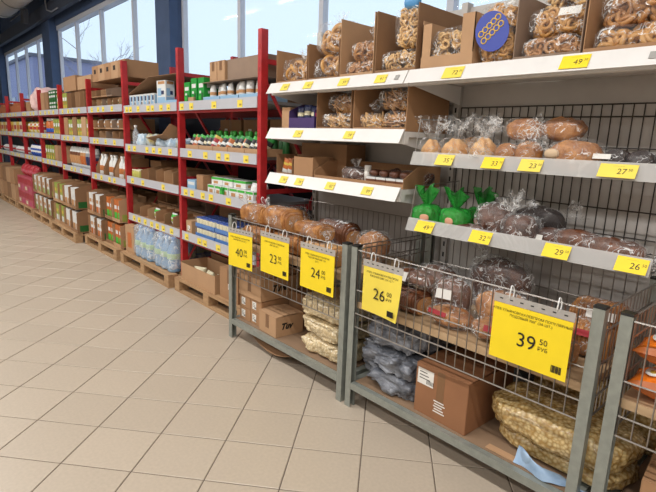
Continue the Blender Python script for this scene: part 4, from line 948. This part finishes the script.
# ---- water bay
z = LV[1][0]+.001
for k in range(7):
    pbox('blue_patterned_pack', 'small grey blue patterned pack in a row under the leaning cardboard lid', 'pack', -5.88+.098*k, 2.30, z, .088, .10, .135, PM('white', 'sky', 'navy', 'brown'), ((.08, .45, .1, .9, 1), (.5, .9, .5, .85, 2), (.5, .8, .1, .4, 3 if k % 2 else 1)), 'grey blue packs')
pbox('tall_blue_pack', 'tall pale blue pack standing at the end under the slanting cardboard', 'pack', -5.07, 2.30, z, .17, .1, .25, PM('white', 'sky', 'tan', 'navy'), ((.06, .94, .05, .35, 1), (.1, .5, .4, .7, 1), (.15, .9, .86, .97, 2), (.5, .8, .45, .6, 3)), None, rz=.1)
carton('blue_tray', 'pale blue cardboard tray beside the tall pack', -4.95, -4.61, 2.235, 2.5, z, .05, MATS['print_sky'], 'pale blue trays', 1)
mb = MB(); mb.add([(-5.93, 2.24, z+.145), (-5.35, 2.24, z+.30), (-4.63, 2.24, z+.29), (-4.63, 2.78, z+.29), (-5.35, 2.78, z+.30), (-5.93, 2.78, z+.145)]+[(-5.93, 2.24, z+.149), (-5.35, 2.24, z+.304), (-4.63, 2.24, z+.294), (-4.63, 2.78, z+.294), (-5.35, 2.78, z+.304), (-5.93, 2.78, z+.149)],
                  [(0, 5, 4, 1), (1, 4, 3, 2), (6, 7, 10, 11), (7, 8, 9, 10), (0, 1, 7, 6), (1, 2, 8, 7), (2, 3, 9, 8), (3, 4, 10, 9), (4, 5, 11, 10), (5, 0, 6, 11)])
tag(part('leaning_cardboard', mb, KRAFT[1]), 'slanting cardboard lid leaning over the grey blue packs', 'cardboard')
closed_box('kraft_carton', 'kraft carton holding up the slanting cardboard lid', -4.9, 2.68, z, .42, .18, .285, KRAFT[1], None, 0, False)
z = LV[1][1]+.001
t = thing('clear_bottle', 'clear plastic bottle with a white cap standing by the rack post', 'bottle', (-5.86, 2.28, z))
part('bottle_body', MB().lathe([(.034, 0), (.037, .01), (.037, .13), (.03, .16), (.014, .195), (.014, .21)], 14), film('clear_plastic', 'dfe6ec', .3, .45, .1, 6, .2), t)
part('cap', MB().lathe([(.017, .2105), (.018, .213), (.018, .235)], 12), M_LABEL, t)
M_BLB = mat('blue_bag_print', '8fb3cf', .3, col2='dfe6ea', scale=22, bump=.5, bscale=20); M_YLB = mat('yellow_bag_print', 'c9a93a', .3, col2='b9cfdd', scale=20, bump=.5, bscale=20)
for k in range(9):
    x = -5.74+.128*k
    sack('printed_bag', ['pale blue printed bag tumbled on the second shelf of the water bay', 'yellow printed bag tumbled among the pale blue bags'][k in (1, 2, 7)], x, 2.33+.05*(k % 2), z+.001, .14, .14, .10+.04*(k < 3), M_YLB if k in (1, 2, 7) else M_BLB, 'bag', 'tumbled printed bags', 300+k, R(-.5, .5), nu=28, nv=14, rid=.03, amp=.015, fr=16)
mb = MB(); mb.box(0, .42, 0, .17, 0, .004, M=Matrix.Rotation(-.10, 4, 'Y') @ Matrix.Rotation(-.35, 4, 'X')).box(.42, .58, 0, .17, 0, .004, M=Matrix.Translation((0.0, 0, .0)) @ Matrix.Rotation(-.10, 4, 'Y') @ Matrix.Rotation(-.35, 4, 'X') @ Matrix.Translation((.42, 0, 0)) @ Matrix.Rotation(-.7, 4, 'Y') @ Matrix.Translation((-.42, 0, 0)))
o = part('torn_cardboard', mb, KRAFT[0], None, (-5.42, 2.215, z+.10)); tag(o, 'torn cardboard flap lying over the pale blue bags', 'cardboard')
z = LV[1][2]+.001
for k in range(8):
    t = thing('small_jar', 'small yellow green jar in the block by the rack post', 'jar', (-5.90+.056*(k % 4)+.003*(k//4), 2.26+.06*(k//4), z), 0, 'yellow green jars')
    part('jar_body', cmesh('sj_body', lambda: MB().lathe([(.024, 0), (.026, .006), (.026, .075), (.022, .085)], 10), P('jar', 'b9b45c')), None, t); part('lid', cmesh('sj_lid', lambda: MB().lathe([(.023, .0855), (.024, .087), (.024, .1)], 10), MATS['print_cream']), None, t)
closed_box('kraft_carton', 'kraft carton behind the yellow green jars', -5.78, 2.62, z, .3, .3, .2, KRAFT[0], None, 0, False)
for k in range(5):
    x0 = -5.64+.207*k; h = .135 if k == 0 else .165
    carton('open_kraft_carton', ['narrow open kraft carton beside the yellow green jars', 'open kraft carton in the row of four on the third shelf'][min(k, 1)], x0, x0+.20, 2.235, 2.6, z, h, KRAFT[(0, 1, 0, 2, 1)[k]], 'open cartons on the third shelf', .12, cut=.2)
    for j in range(2):
        pbox('small_pack', 'small pale pack deep inside an open kraft carton', 'pack', x0+.06+.08*j, 2.42, z+.006, .07, .12, .09, PM('cream', 'tan'), ((.1, .9, .3, .6, 1),), 'small packs in open cartons')
z = LV[1][3]+.001
for k in range(6):
    x0 = -5.92+.217*k
    carton('open_kraft_carton', 'open kraft carton in the front row of the lowest shelf of the water bay', x0, x0+.21, 2.235, 2.46, z, .135, KRAFT[(1, 0, 2, 0, 1, 0)[k]], 'open cartons on the lowest shelf', .12, cut=.15)
    if k in (2, 4): pouch('green_pack', 'white and green pack standing in an open kraft carton', 'pack', x0+.10, 2.31, z+.006, .12, .08, .13, PM('white', 'lime', 'leaf'), ((.3, .55, 1), (.7, .9, 2)), 'green packs in cartons')
for k in range(3):
    x0 = -5.86+.40*k
    closed_box('kraft_carton', 'kraft carton in the rear row, carrying the upper cartons', x0+.195, 2.66, z, .38, .3, .135, KRAFT[1], 'rear kraft cartons', 0, False)
for k, (x0, x1) in enumerate(((-5.86, -5.62), (-5.60, -5.32), (-5.30, -4.66))):
    carton('open_kraft_carton', ['squarish upper kraft carton by the rack post', 'upper kraft carton with a sloping cut side', 'longest upper kraft carton behind the front row'][k], x0, x1, 2.515, 2.80, z+.144, .17, KRAFT[(0, 1, 3)[k]], 'upper cartons on the lowest shelf', .12, cut=.3)
# ---- third bay from the shelving
def carton_row(bay, z, x0, x1, n, h, d, label, group, m=1, fill=None, y=2.235, cut=.2, front=.12, gap=.01):
    w = (x1-x0)/n
    for k in range(n):
        a = x0+w*k
        carton('open_kraft_carton', label, a, a+w-gap, y, y+d, z, h, KRAFT[(k+m) % 4], group, front, cut=cut)
        if fill: fill(a+(w-gap)/2, y+.03, z+.006, w-gap-.02)
def pf(name, label, cat, h, mats, bands, group, d=.09):
    return lambda x, y, z, w: pouch(name, label, cat, x, y+d/2, z, round(w, 3), d, h, mats, bands, group)
z = LV[2][0]+.001
carton_row(2, z, -7.21, -6.02, 6, .13, .3, 'small open kraft carton in the bottom row of the rack top', 'small cartons on the third bay', fill=pf('tan_pack', 'tan and green pack in a small open carton', 'pack', .11, PM('tan', 'darkgreen', 'cream'), ((.3, .5, 1), (.6, .8, 2)), 'tan packs'))
for k in range(2): closed_box('kraft_carton', ['kraft carton behind, under the carton board', 'kraft carton behind, under the carton board'][0], -6.9+.6*k, 2.68, z, .56, .2, .33, KRAFT[1], 'cartons under the board', 0, False)
carton_row(2, z+.134, -7.21, -6.45, 4, .11, .3, 'small open kraft carton standing on the bottom row', 'upper small cartons', m=0)
tag(part('cardboard_sheet', MB().box(-7.2, -6.05, 2.25, 2.8, z+.332, z+.336), KRAFT[1]), 'cardboard sheet carrying the row of notched cartons', 'cardboard')
for k in range(5):
    closed_box('notched_carton', 'kraft carton with a hand hole in the row on the rack top', -7.10+.235*k, 2.46, z+.337, .23, .4, .19, KRAFT[(0, 2)[k % 2]], 'notched cartons on the rack top', 0, False, notch=True)
z = LV[2][1]+.001
carton_row(2, z, -7.21, -6.02, 5, .13, .35, 'open kraft carton in the lower row of the second shelf', 'lower cartons of the second shelf', m=1)
carton_row(2, z+.134, -7.21, -6.02, 5, .135, .35, 'open kraft carton of white and tan packs in the upper row', 'upper cartons of the second shelf', m=0, fill=pf('white_tan_pack', 'white and tan pack in an upper kraft carton', 'pack', .12, PM('white', 'tan', 'orange'), ((.3, .6, 1),), 'white and tan packs'))
z = LV[2][2]+.001
def white_bottle(x, y, z, lab, g, h=.27):
    t = thing('white_bottle', lab, 'bottle', (x, y, z), 0, g)
    part('bottle_body', cmesh('wb_body', lambda: MB().lathe([(.045, 0), (.05, .01), (.05, .09), (.045, .17), (.024, .215), (.022, .24)], 12), MATS['print_white']), None, t)
    part('brown_band', cmesh('wb_band', lambda: MB().lathe([(.0505, .05), (.0515, .055), (.0515, .115), (.0495, .12)], 12), P('band', 'b06a35')), None, t)
    part('cap', cmesh('wb_cap', lambda: MB().lathe([(.024, .2405), (.025, .243), (.025, .27)], 10), M_LABEL), None, t)
for k in range(3):
    x0 = -7.2+.36*k
    carton('open_kraft_carton', 'kraft carton of white bottles with brown bands', x0, x0+.30, 2.235, 2.5, z, .30, KRAFT[k % 3], 'cartons of white bottles', .05, cut=.7)
    for j in range(2 if k else 2):
        for i in range(2): white_bottle(x0+.085+.125*j, 2.31+.12*i, z+.006, 'white bottle with a brown band in a kraft carton', 'white bottles')
closed_box('kraft_carton', 'plain kraft carton at the post beside the white bottles', -6.075, 2.36, z, .1, .26, .26, KRAFT[0], None, 0, False)
# ---- fourth bay
z = LV[3][0]+.001; YG = PM('lime', 'yellow', 'white', 'orange')
def yg(label, group): return lambda k, x: pbox('yellow_green_pack', label, 'pack', x, 2.30, z, .105, .12, .25, YG, ((.1, .9, .55, .75, 2), (.1, .9, .12, .3, 1), (.3, .7, .35, .5, 3)), group)
rows(-8.60, -8.38, 2, yg('yellow green pack beside the kraft dividers on the rack top', 'yellow green packs'))
for k in range(5): carton('kraft_divider_carton', 'tall narrow open kraft carton on the top of the pouch bay', -8.36+.205*k, -8.17+.205*k, 2.24, 2.6, z, .27, KRAFT[k % 3], 'tall narrow cartons', .1, cut=.1)
closed_box('kraft_carton', 'large kraft carton with dark print lying on the tall narrow cartons', -8.35, 2.46, z+.275, .62, .36, .21, KRAFT[0], None, 0, False)
closed_box('kraft_carton', 'second large kraft carton lying on the tall narrow cartons', -7.64, 2.46, z+.275, .62, .36, .17, KRAFT[2], None, 0, False)
z = LV[3][1]+.001
for k in range(3):
    x0 = -8.58+.43*k; closed_box('kraft_carton', 'kraft carton standing between the yellow green packs', x0+.10, 2.38, z, .2, .3, .28, KRAFT[k], 'cartons between packs', 0, False)
    rows(x0+.205, x0+.42, 2, yg('yellow green pack between kraft cartons on the second shelf', 'yellow green packs on the second shelf'))
z = LV[3][2]+.001
for k in range(10):
    c = (('white', 'tan', 'brown'), ('white', 'orange', 'tan'), ('white', 'navy', 'grey'))[0 if k < 4 else 1 if k < 6 else 2]
    pouch('upright_pouch', ['white pouch with a tan band on the third shelf', 'white pouch with an orange band on the third shelf', 'white pouch with a dark blue band on the third shelf'][0 if k < 4 else 1 if k < 6 else 2], 'pouch', -8.55+.131*k, 2.32, z, .125, .09, .30, PM(*c), ((.2, .55, 1), (.6, .72, 2)), 'upright pouches')
# ---- fifth bay
z = LV[4][0]+.001
for k in range(3):
    for j in range(2): pbox('green_white_pack', 'dark green and white pack on the rack top above the orange jar', 'pack', -9.28+.13*k, 2.30, z+.162*j, .12, .14, .16, PM('darkgreen', 'white', 'lime'), ((.1, .9, .3, .5, 1), (.1, .9, .7, .85, 1)), 'green and white packs')
for k in range(2): closed_box('kraft_carton', 'upright kraft carton beside the green and white packs', -9.72+.25*k, 2.34, z, .22, .25, .3, KRAFT[k], 'upright cartons', 0, False)
rows(-8.92, -8.70, 2, yg('yellow green pack beside the green and white packs', 'yellow green packs by the green ones'))
z = LV[4][1]+.001
for k in range(2):
    t = thing('orange_jar', 'orange jar with a white lid on the second shelf', 'jar', (-9.72+.27*k, 2.36, z), 0, 'orange jars')
    part('jar_body', MB().lathe([(.10, 0), (.115, .02), (.115, .2), (.09, .23)], 16), MATS['print_orange'], t); part('lid', MB().lathe([(.098, .2305), (.1, .235), (.1, .27)], 16), M_LABEL, t)
    part('blue_label', MB().lathe([(.1152, .04), (.1165, .045), (.1165, .1), (.1152, .105)], 16), MATS['print_blue'], t)
rows(-9.25, -8.72, 4, yg('yellow green pack beside the orange jar', 'yellow green packs by the jar'))
z = LV[4][2]+.001
rows(-9.88, -9.3, 4, yg('yellow green pack on the third shelf of the jar bay', 'yellow green packs on the third shelf'))
for k in range(3): closed_box('kraft_carton', 'kraft carton beside the yellow green packs on the third shelf', -9.17+.2*k, 2.36, z, .19, .25, .26, KRAFT[k], 'cartons of the jar bay', 0, False)
# ---- sixth bay
z = LV[5][0]+.001
o = sack('pink_bundle', 'big crumpled pink and white film bundle on the rack top', -10.5, 2.5, z, .92, .5, .44, mat('pink_film', 'd8a8a6', .35, col2='e6cdc6', scale=6, bump=.7, bscale=12), 'bundle', None, 201, amp=.06, fr=6, e=.7)
closed_box('kraft_carton', 'kraft carton beside the pink film bundle', -11.07, 2.42, z, .3, .3, .2, KRAFT[0], None, 0, False)
z = LV[5][1]+.001
for k in range(8): pouch('yellow_pack', ['yellow and orange pack on the second shelf of the pink bundle bay', 'cream and red pack on the second shelf of the pink bundle bay'][k % 2], 'pack', -11.2+.155*k, 2.32, z, .15, .1, .22, PM(*(('yellow', 'orange', 'white') if k % 2 == 0 else ('cream', 'red', 'orange'))), ((.3, .6, 1), (.7, .85, 2)), 'yellow and cream packs')
z = LV[5][2]+.001
for k in range(7): pouch('blue_white_pack', 'blue and white pack on the third shelf of the pink bundle bay', 'pack', -11.15+.17*k, 2.32, z, .165, .1, .22, PM('blue', 'white', 'sky'), ((.3, .5, 1), (.7, .95, 1)), 'blue and white packs')
# ---- seventh and eighth bays
for b in (6, 7):
    x0 = POSTX[b+1]+.06; W = POSTX[b]-POSTX[b+1]-.12; nm = ('the far rack', 'the end rack')[b-6]
    z = LV[b][0]+.001
    for k in range(4): closed_box('orange_brown_carton', 'orange brown carton on top of %s bay' % nm, x0+W*(k+.5)/4, 2.42, z, W/4-.015, .3, .16+.05*(k % 2), mat('orange_board', 'a8623c', .75, var=.06), 'orange brown cartons', 0, False)
    z = LV[b][1]+.001
    for k in range(5): pbox('yellow_box', ['yellow box on the second shelf of %s bay', 'red and cream box on the second shelf of %s bay'][k % 2] % nm, 'carton', x0+W*(k+.5)/5, 2.36, z, W/5-.02, .2, .22, PM('yellow', 'orange', 'white') if k % 2 == 0 else PM('cream', 'red', 'tan'), ((.1, .9, .3, .7, 1),), 'boxes on the far racks')
    z = LV[b][2]+.001
    for k in range(5): pouch('white_pack', 'white pack lying on the third shelf of %s bay' % nm, 'pack', x0+W*(k+.5)/5, 2.36, z, round(W/5-.02, 3), .16, .14, PM('white', 'red', 'grey'), ((.4, .55, 1),), 'white packs on the far racks')

# ------------------------------------------------------------ pallets and what stands on them
def pallet(x0, x1, y0, y1, label, rz=0.):
    w, d = x1-x0, y1-y0
    t = thing('pallet', label, 'pallet', ((x0+x1)/2, (y0+y1)/2, 0), rz, 'wooden pallets under the racks')
    for k in range(5):
        yy = -d/2+(d-.10)*k/4; part('deck_plank', MB().box(-w/2, w/2, yy, yy+.10, .118, .14), M_PAL, t)
    for k in range(3):
        xx = (-w/2, -.05, w/2-.10)[k]; part('cross_plank', MB().box(xx, xx+.10, -d/2, d/2, .098, .1175), M_PAL, t)
        for yy in (-d/2, -.05, d/2-.1): part('block', MB().box(xx, xx+.10, yy, yy+.1, .0205, .0975), M_PAL, t)
    for yy in (-d/2, -.05, d/2-.1): part('skid_plank', MB().box(-w/2, w/2, yy, yy+.10, .001, .02), M_PAL, t)
    return t
PZ = .141
pallet(-4.555, -3.28, 2.10, 2.80, 'wooden pallet of open brown cartons beside the basket')
t = carton('open_brown_carton', 'long open brown carton at the front of the pallet beside the basket', -4.46, -3.80, 2.13, 2.42, PZ, .18, KRAFT[2], 'open cartons on the pallet', .93, cut=.0)
for k in range(3): pouch('cream_pack', 'cream pack lying inside the long open carton', 'pack', -4.33+.2*k, 2.27, PZ+.006, .15, .09, .12, PM('cream', 'yellow', 'tan'), ((.3, .6, 1),), 'packs in the open carton', rz=R(-.5, .5))
carton('open_brown_carton', 'open brown carton behind the long one on the pallet', -4.44, -4.02, 2.45, 2.76, PZ, .24, KRAFT[1], 'open cartons on the pallet', .95)
carton('open_brown_carton', 'second open brown carton at the back of the pallet', -4.0, -3.62, 2.45, 2.76, PZ, .24, KRAFT[0], 'open cartons on the pallet', .95)
closed_box('kraft_carton', 'upright brown carton on the pallet right beside the basket post', -3.60, 2.29, PZ, .30, .28, .27, KRAFT[0], None, 0, True, (.02, .12, .05, .05))
pallet(-5.965, -4.635, 2.07, 2.77, 'wooden pallet of wrapped water bottles')
closed_box('kraft_carton', 'kraft carton with orange print beside the wrapped water bottles', -5.83, 2.28, PZ, .26, .28, .32, KRAFT[2], None, 0, False)
part('orange_print', MB().box(-.06, .06, -.1415, -.1405, .06, .24), MATS['print_orange'], [o for o in bpy.data.objects if o.get('label', '').startswith('kraft carton with orange print')][0])
WB = mat('water_blue', '6f97bd', .12, col2='86abcc', scale=5); M_WRAP = film('water_wrap', 'eef3f7', .24, .75, .12, 9, 1.0, .05)
def water_pack(x, y, n, lab):
    t = thing('water_pack', lab, 'water', (x, y, PZ), 0, 'wrapped packs of water bottles')
    for i in range(n):
        for j in range(2):
            q = ((i-(n-1)/2)*.152, (j-.5)*.152, .002)
            b = part('bottle', cmesh('wbottle', lambda: MB().lathe([(.066, 0), (.073, .015), (.073, .09), (.069, .10), (.073, .11), (.073, .2), (.06, .25), (.03, .30), (.026, .33)], 16), WB), None, t, q)
            part('bottle_label', cmesh('wlab', lambda: MB().lathe([(.0735, .135), (.0742, .14), (.0742, .19), (.0735, .195)], 16), P('waterlabel', 'a9c79a')), None, b)
            part('cap', cmesh('wcap', lambda: MB().lathe([(.028, .3305), (.03, .335), (.03, .36)], 12), P('capblue', '3b74b5')), None, b)
    w = n*.152+.02
    part('wrap_film', MB().ell(w, .33, .385, .34, 40, 18, .012, 9, seed=n), M_WRAP, t)
water_pack(-5.44, 2.27, 3, 'film wrapped pack of blue water bottles beside the kraft carton')
water_pack(-4.90, 2.27, 3, 'film wrapped pack of blue water bottles by the red post')
water_pack(-5.2, 2.61, 5, 'film wrapped pack of blue water bottles at the back of the pallet')
def printed_stack(x0, x1, n, y0, d, levels, h, z, label, group, col, m0=0, fillc=None):
    w = (x1-x0)/n
    for l in range(levels):
        for k in range(n):
            a = x0+w*k
            t = carton('display_carton', label, a, a+w-.012, y0, y0+d, z+(h+.006)*l, h, KRAFT[(k+m0) % 3], group, .14, cut=.12)
            ww, dd = w-.012, d
            part('side_print', MB().box(ww/2+.0002, ww/2+.0012, -dd*.4, dd*.4, h*.05, h*.32), MATS['print_'+col], t)
            if fillc:
                n2 = max(1, int((ww-.02)/.1)); 
                for q in range(n2): pbox('printed_pack', {'white orange tan': 'white pack with orange print in a green footed carton beside the water pallet', 'orange leaf white': 'orange and green pack in a carton beside the water pallet', 'white tan white': 'white and tan pack in a carton with a wide green print', 'lime white yellow': 'lime green pack with white print in a pallet carton', 'white lime tan': 'white pack with lime print in a tall pallet carton'}[' '.join(fillc)], 'pack', a+.01+(ww-.02)*(q+.5)/n2, y0+.07, z+(h+.006)*l+.006, round((ww-.03)/n2-.006, 3), .09, h*.86, PM(*fillc), ((.08, .92, .1, .4, 1), (.15, .85, .55, .72, 2)), 'packs in pallet cartons')
pallet(-7.265, -6.045, 2.05, 2.75, 'wooden pallet of green footed cartons beside the water pallet')
pallet(-8.655, -7.345, 1.95, 2.70, 'wooden pallet of green printed cartons, pushed furthest into the aisle')
pallet(-9.945, -8.735, 1.97, 2.70, 'wooden pallet of tall cartons between green and pink goods')
pallet(-11.295, -10.025, 1.98, 2.70, 'wooden pallet of pink cartons')
pallet(-12.745, -11.375, 1.98, 2.70, 'wooden pallet of plain cartons beside the pink goods')
pallet(-14.095, -12.825, 1.98, 2.70, 'wooden pallet of plain cartons at the far end')
printed_stack(-7.16, -6.62, 2, 2.08, .34, 2, .31, PZ, 'display carton of white packs with a green foot on the pallet', 'green footed cartons', 'darkgreen', 0, ('white', 'orange', 'tan'))
printed_stack(-6.60, -6.06, 2, 2.12, .34, 2, .31, PZ, 'display carton of orange and green packs on the pallet', 'orange and green cartons', 'lime', 1, ('orange', 'leaf', 'white'))
printed_stack(-7.1, -6.1, 3, 2.48, .25, 2, .31, PZ, 'plain display carton in the rear of the green footed pallet', 'rear display cartons', 'tan', 1)
printed_stack(-7.95, -7.32, 2, 1.98, .34, 2, .325, PZ, 'display carton with a wide green print at the end of the pallet', 'wide green printed cartons', 'darkgreen', 0, ('white', 'tan', 'white'))
printed_stack(-8.58, -7.98, 2, 2.0, .34, 2, .32, PZ, 'display carton of lime and white packs on the pallet', 'lime and white cartons', 'lime', 2, ('lime', 'white', 'yellow'))
printed_stack(-8.5, -7.4, 3, 2.36, .3, 2, .31, PZ, 'plain display carton in the rear of the green printed pallet', 'rear green pallet cartons', 'tan', 1)
printed_stack(-9.88, -8.76, 4, 2.0, .34, 2, .33, PZ, 'tall display carton of green and white packs on the pallet', 'tall display cartons', 'lime', 1, ('white', 'lime', 'tan'))
for k in range(4):
    for l in range(3):
        x = -11.1+.29*k
        if l < 2: pbox('pink_carton', 'pink red carton on the pallet between the brown stacks', 'carton', x, 2.18, PZ+.262*l, .27, .32, .26, PM('pink', 'red', 'magenta', 'cream'), ((.05, .95, .5, .9, 1), (.1, .6, .1, .35, 2 if k % 2 else 3)), 'pink red cartons')
        else: pouch('pink_bag', 'pink red bag lying on the pink cartons', 'bag', x, 2.16, PZ+.525, .28, .18, .22, PM('red', 'pink', 'magenta'), ((.3, .6, 1),), 'pink red bags', ry=R(-.15, .15))
for (a, b, nm) in ((-12.66, -11.44, 'beside the pink goods'), (-14.0, -12.9, 'at the far end')):
    for k in range(3):
        for l in range(2):
            w = (b-a)/3; closed_box('pallet_carton', 'plain kraft carton stacked on the pallet '+nm, a+w*(k+.5), 2.20, PZ+.31*l, w-.015, .4, .30, KRAFT[(k+l) % 3], 'plain pallet cartons', 0, False)
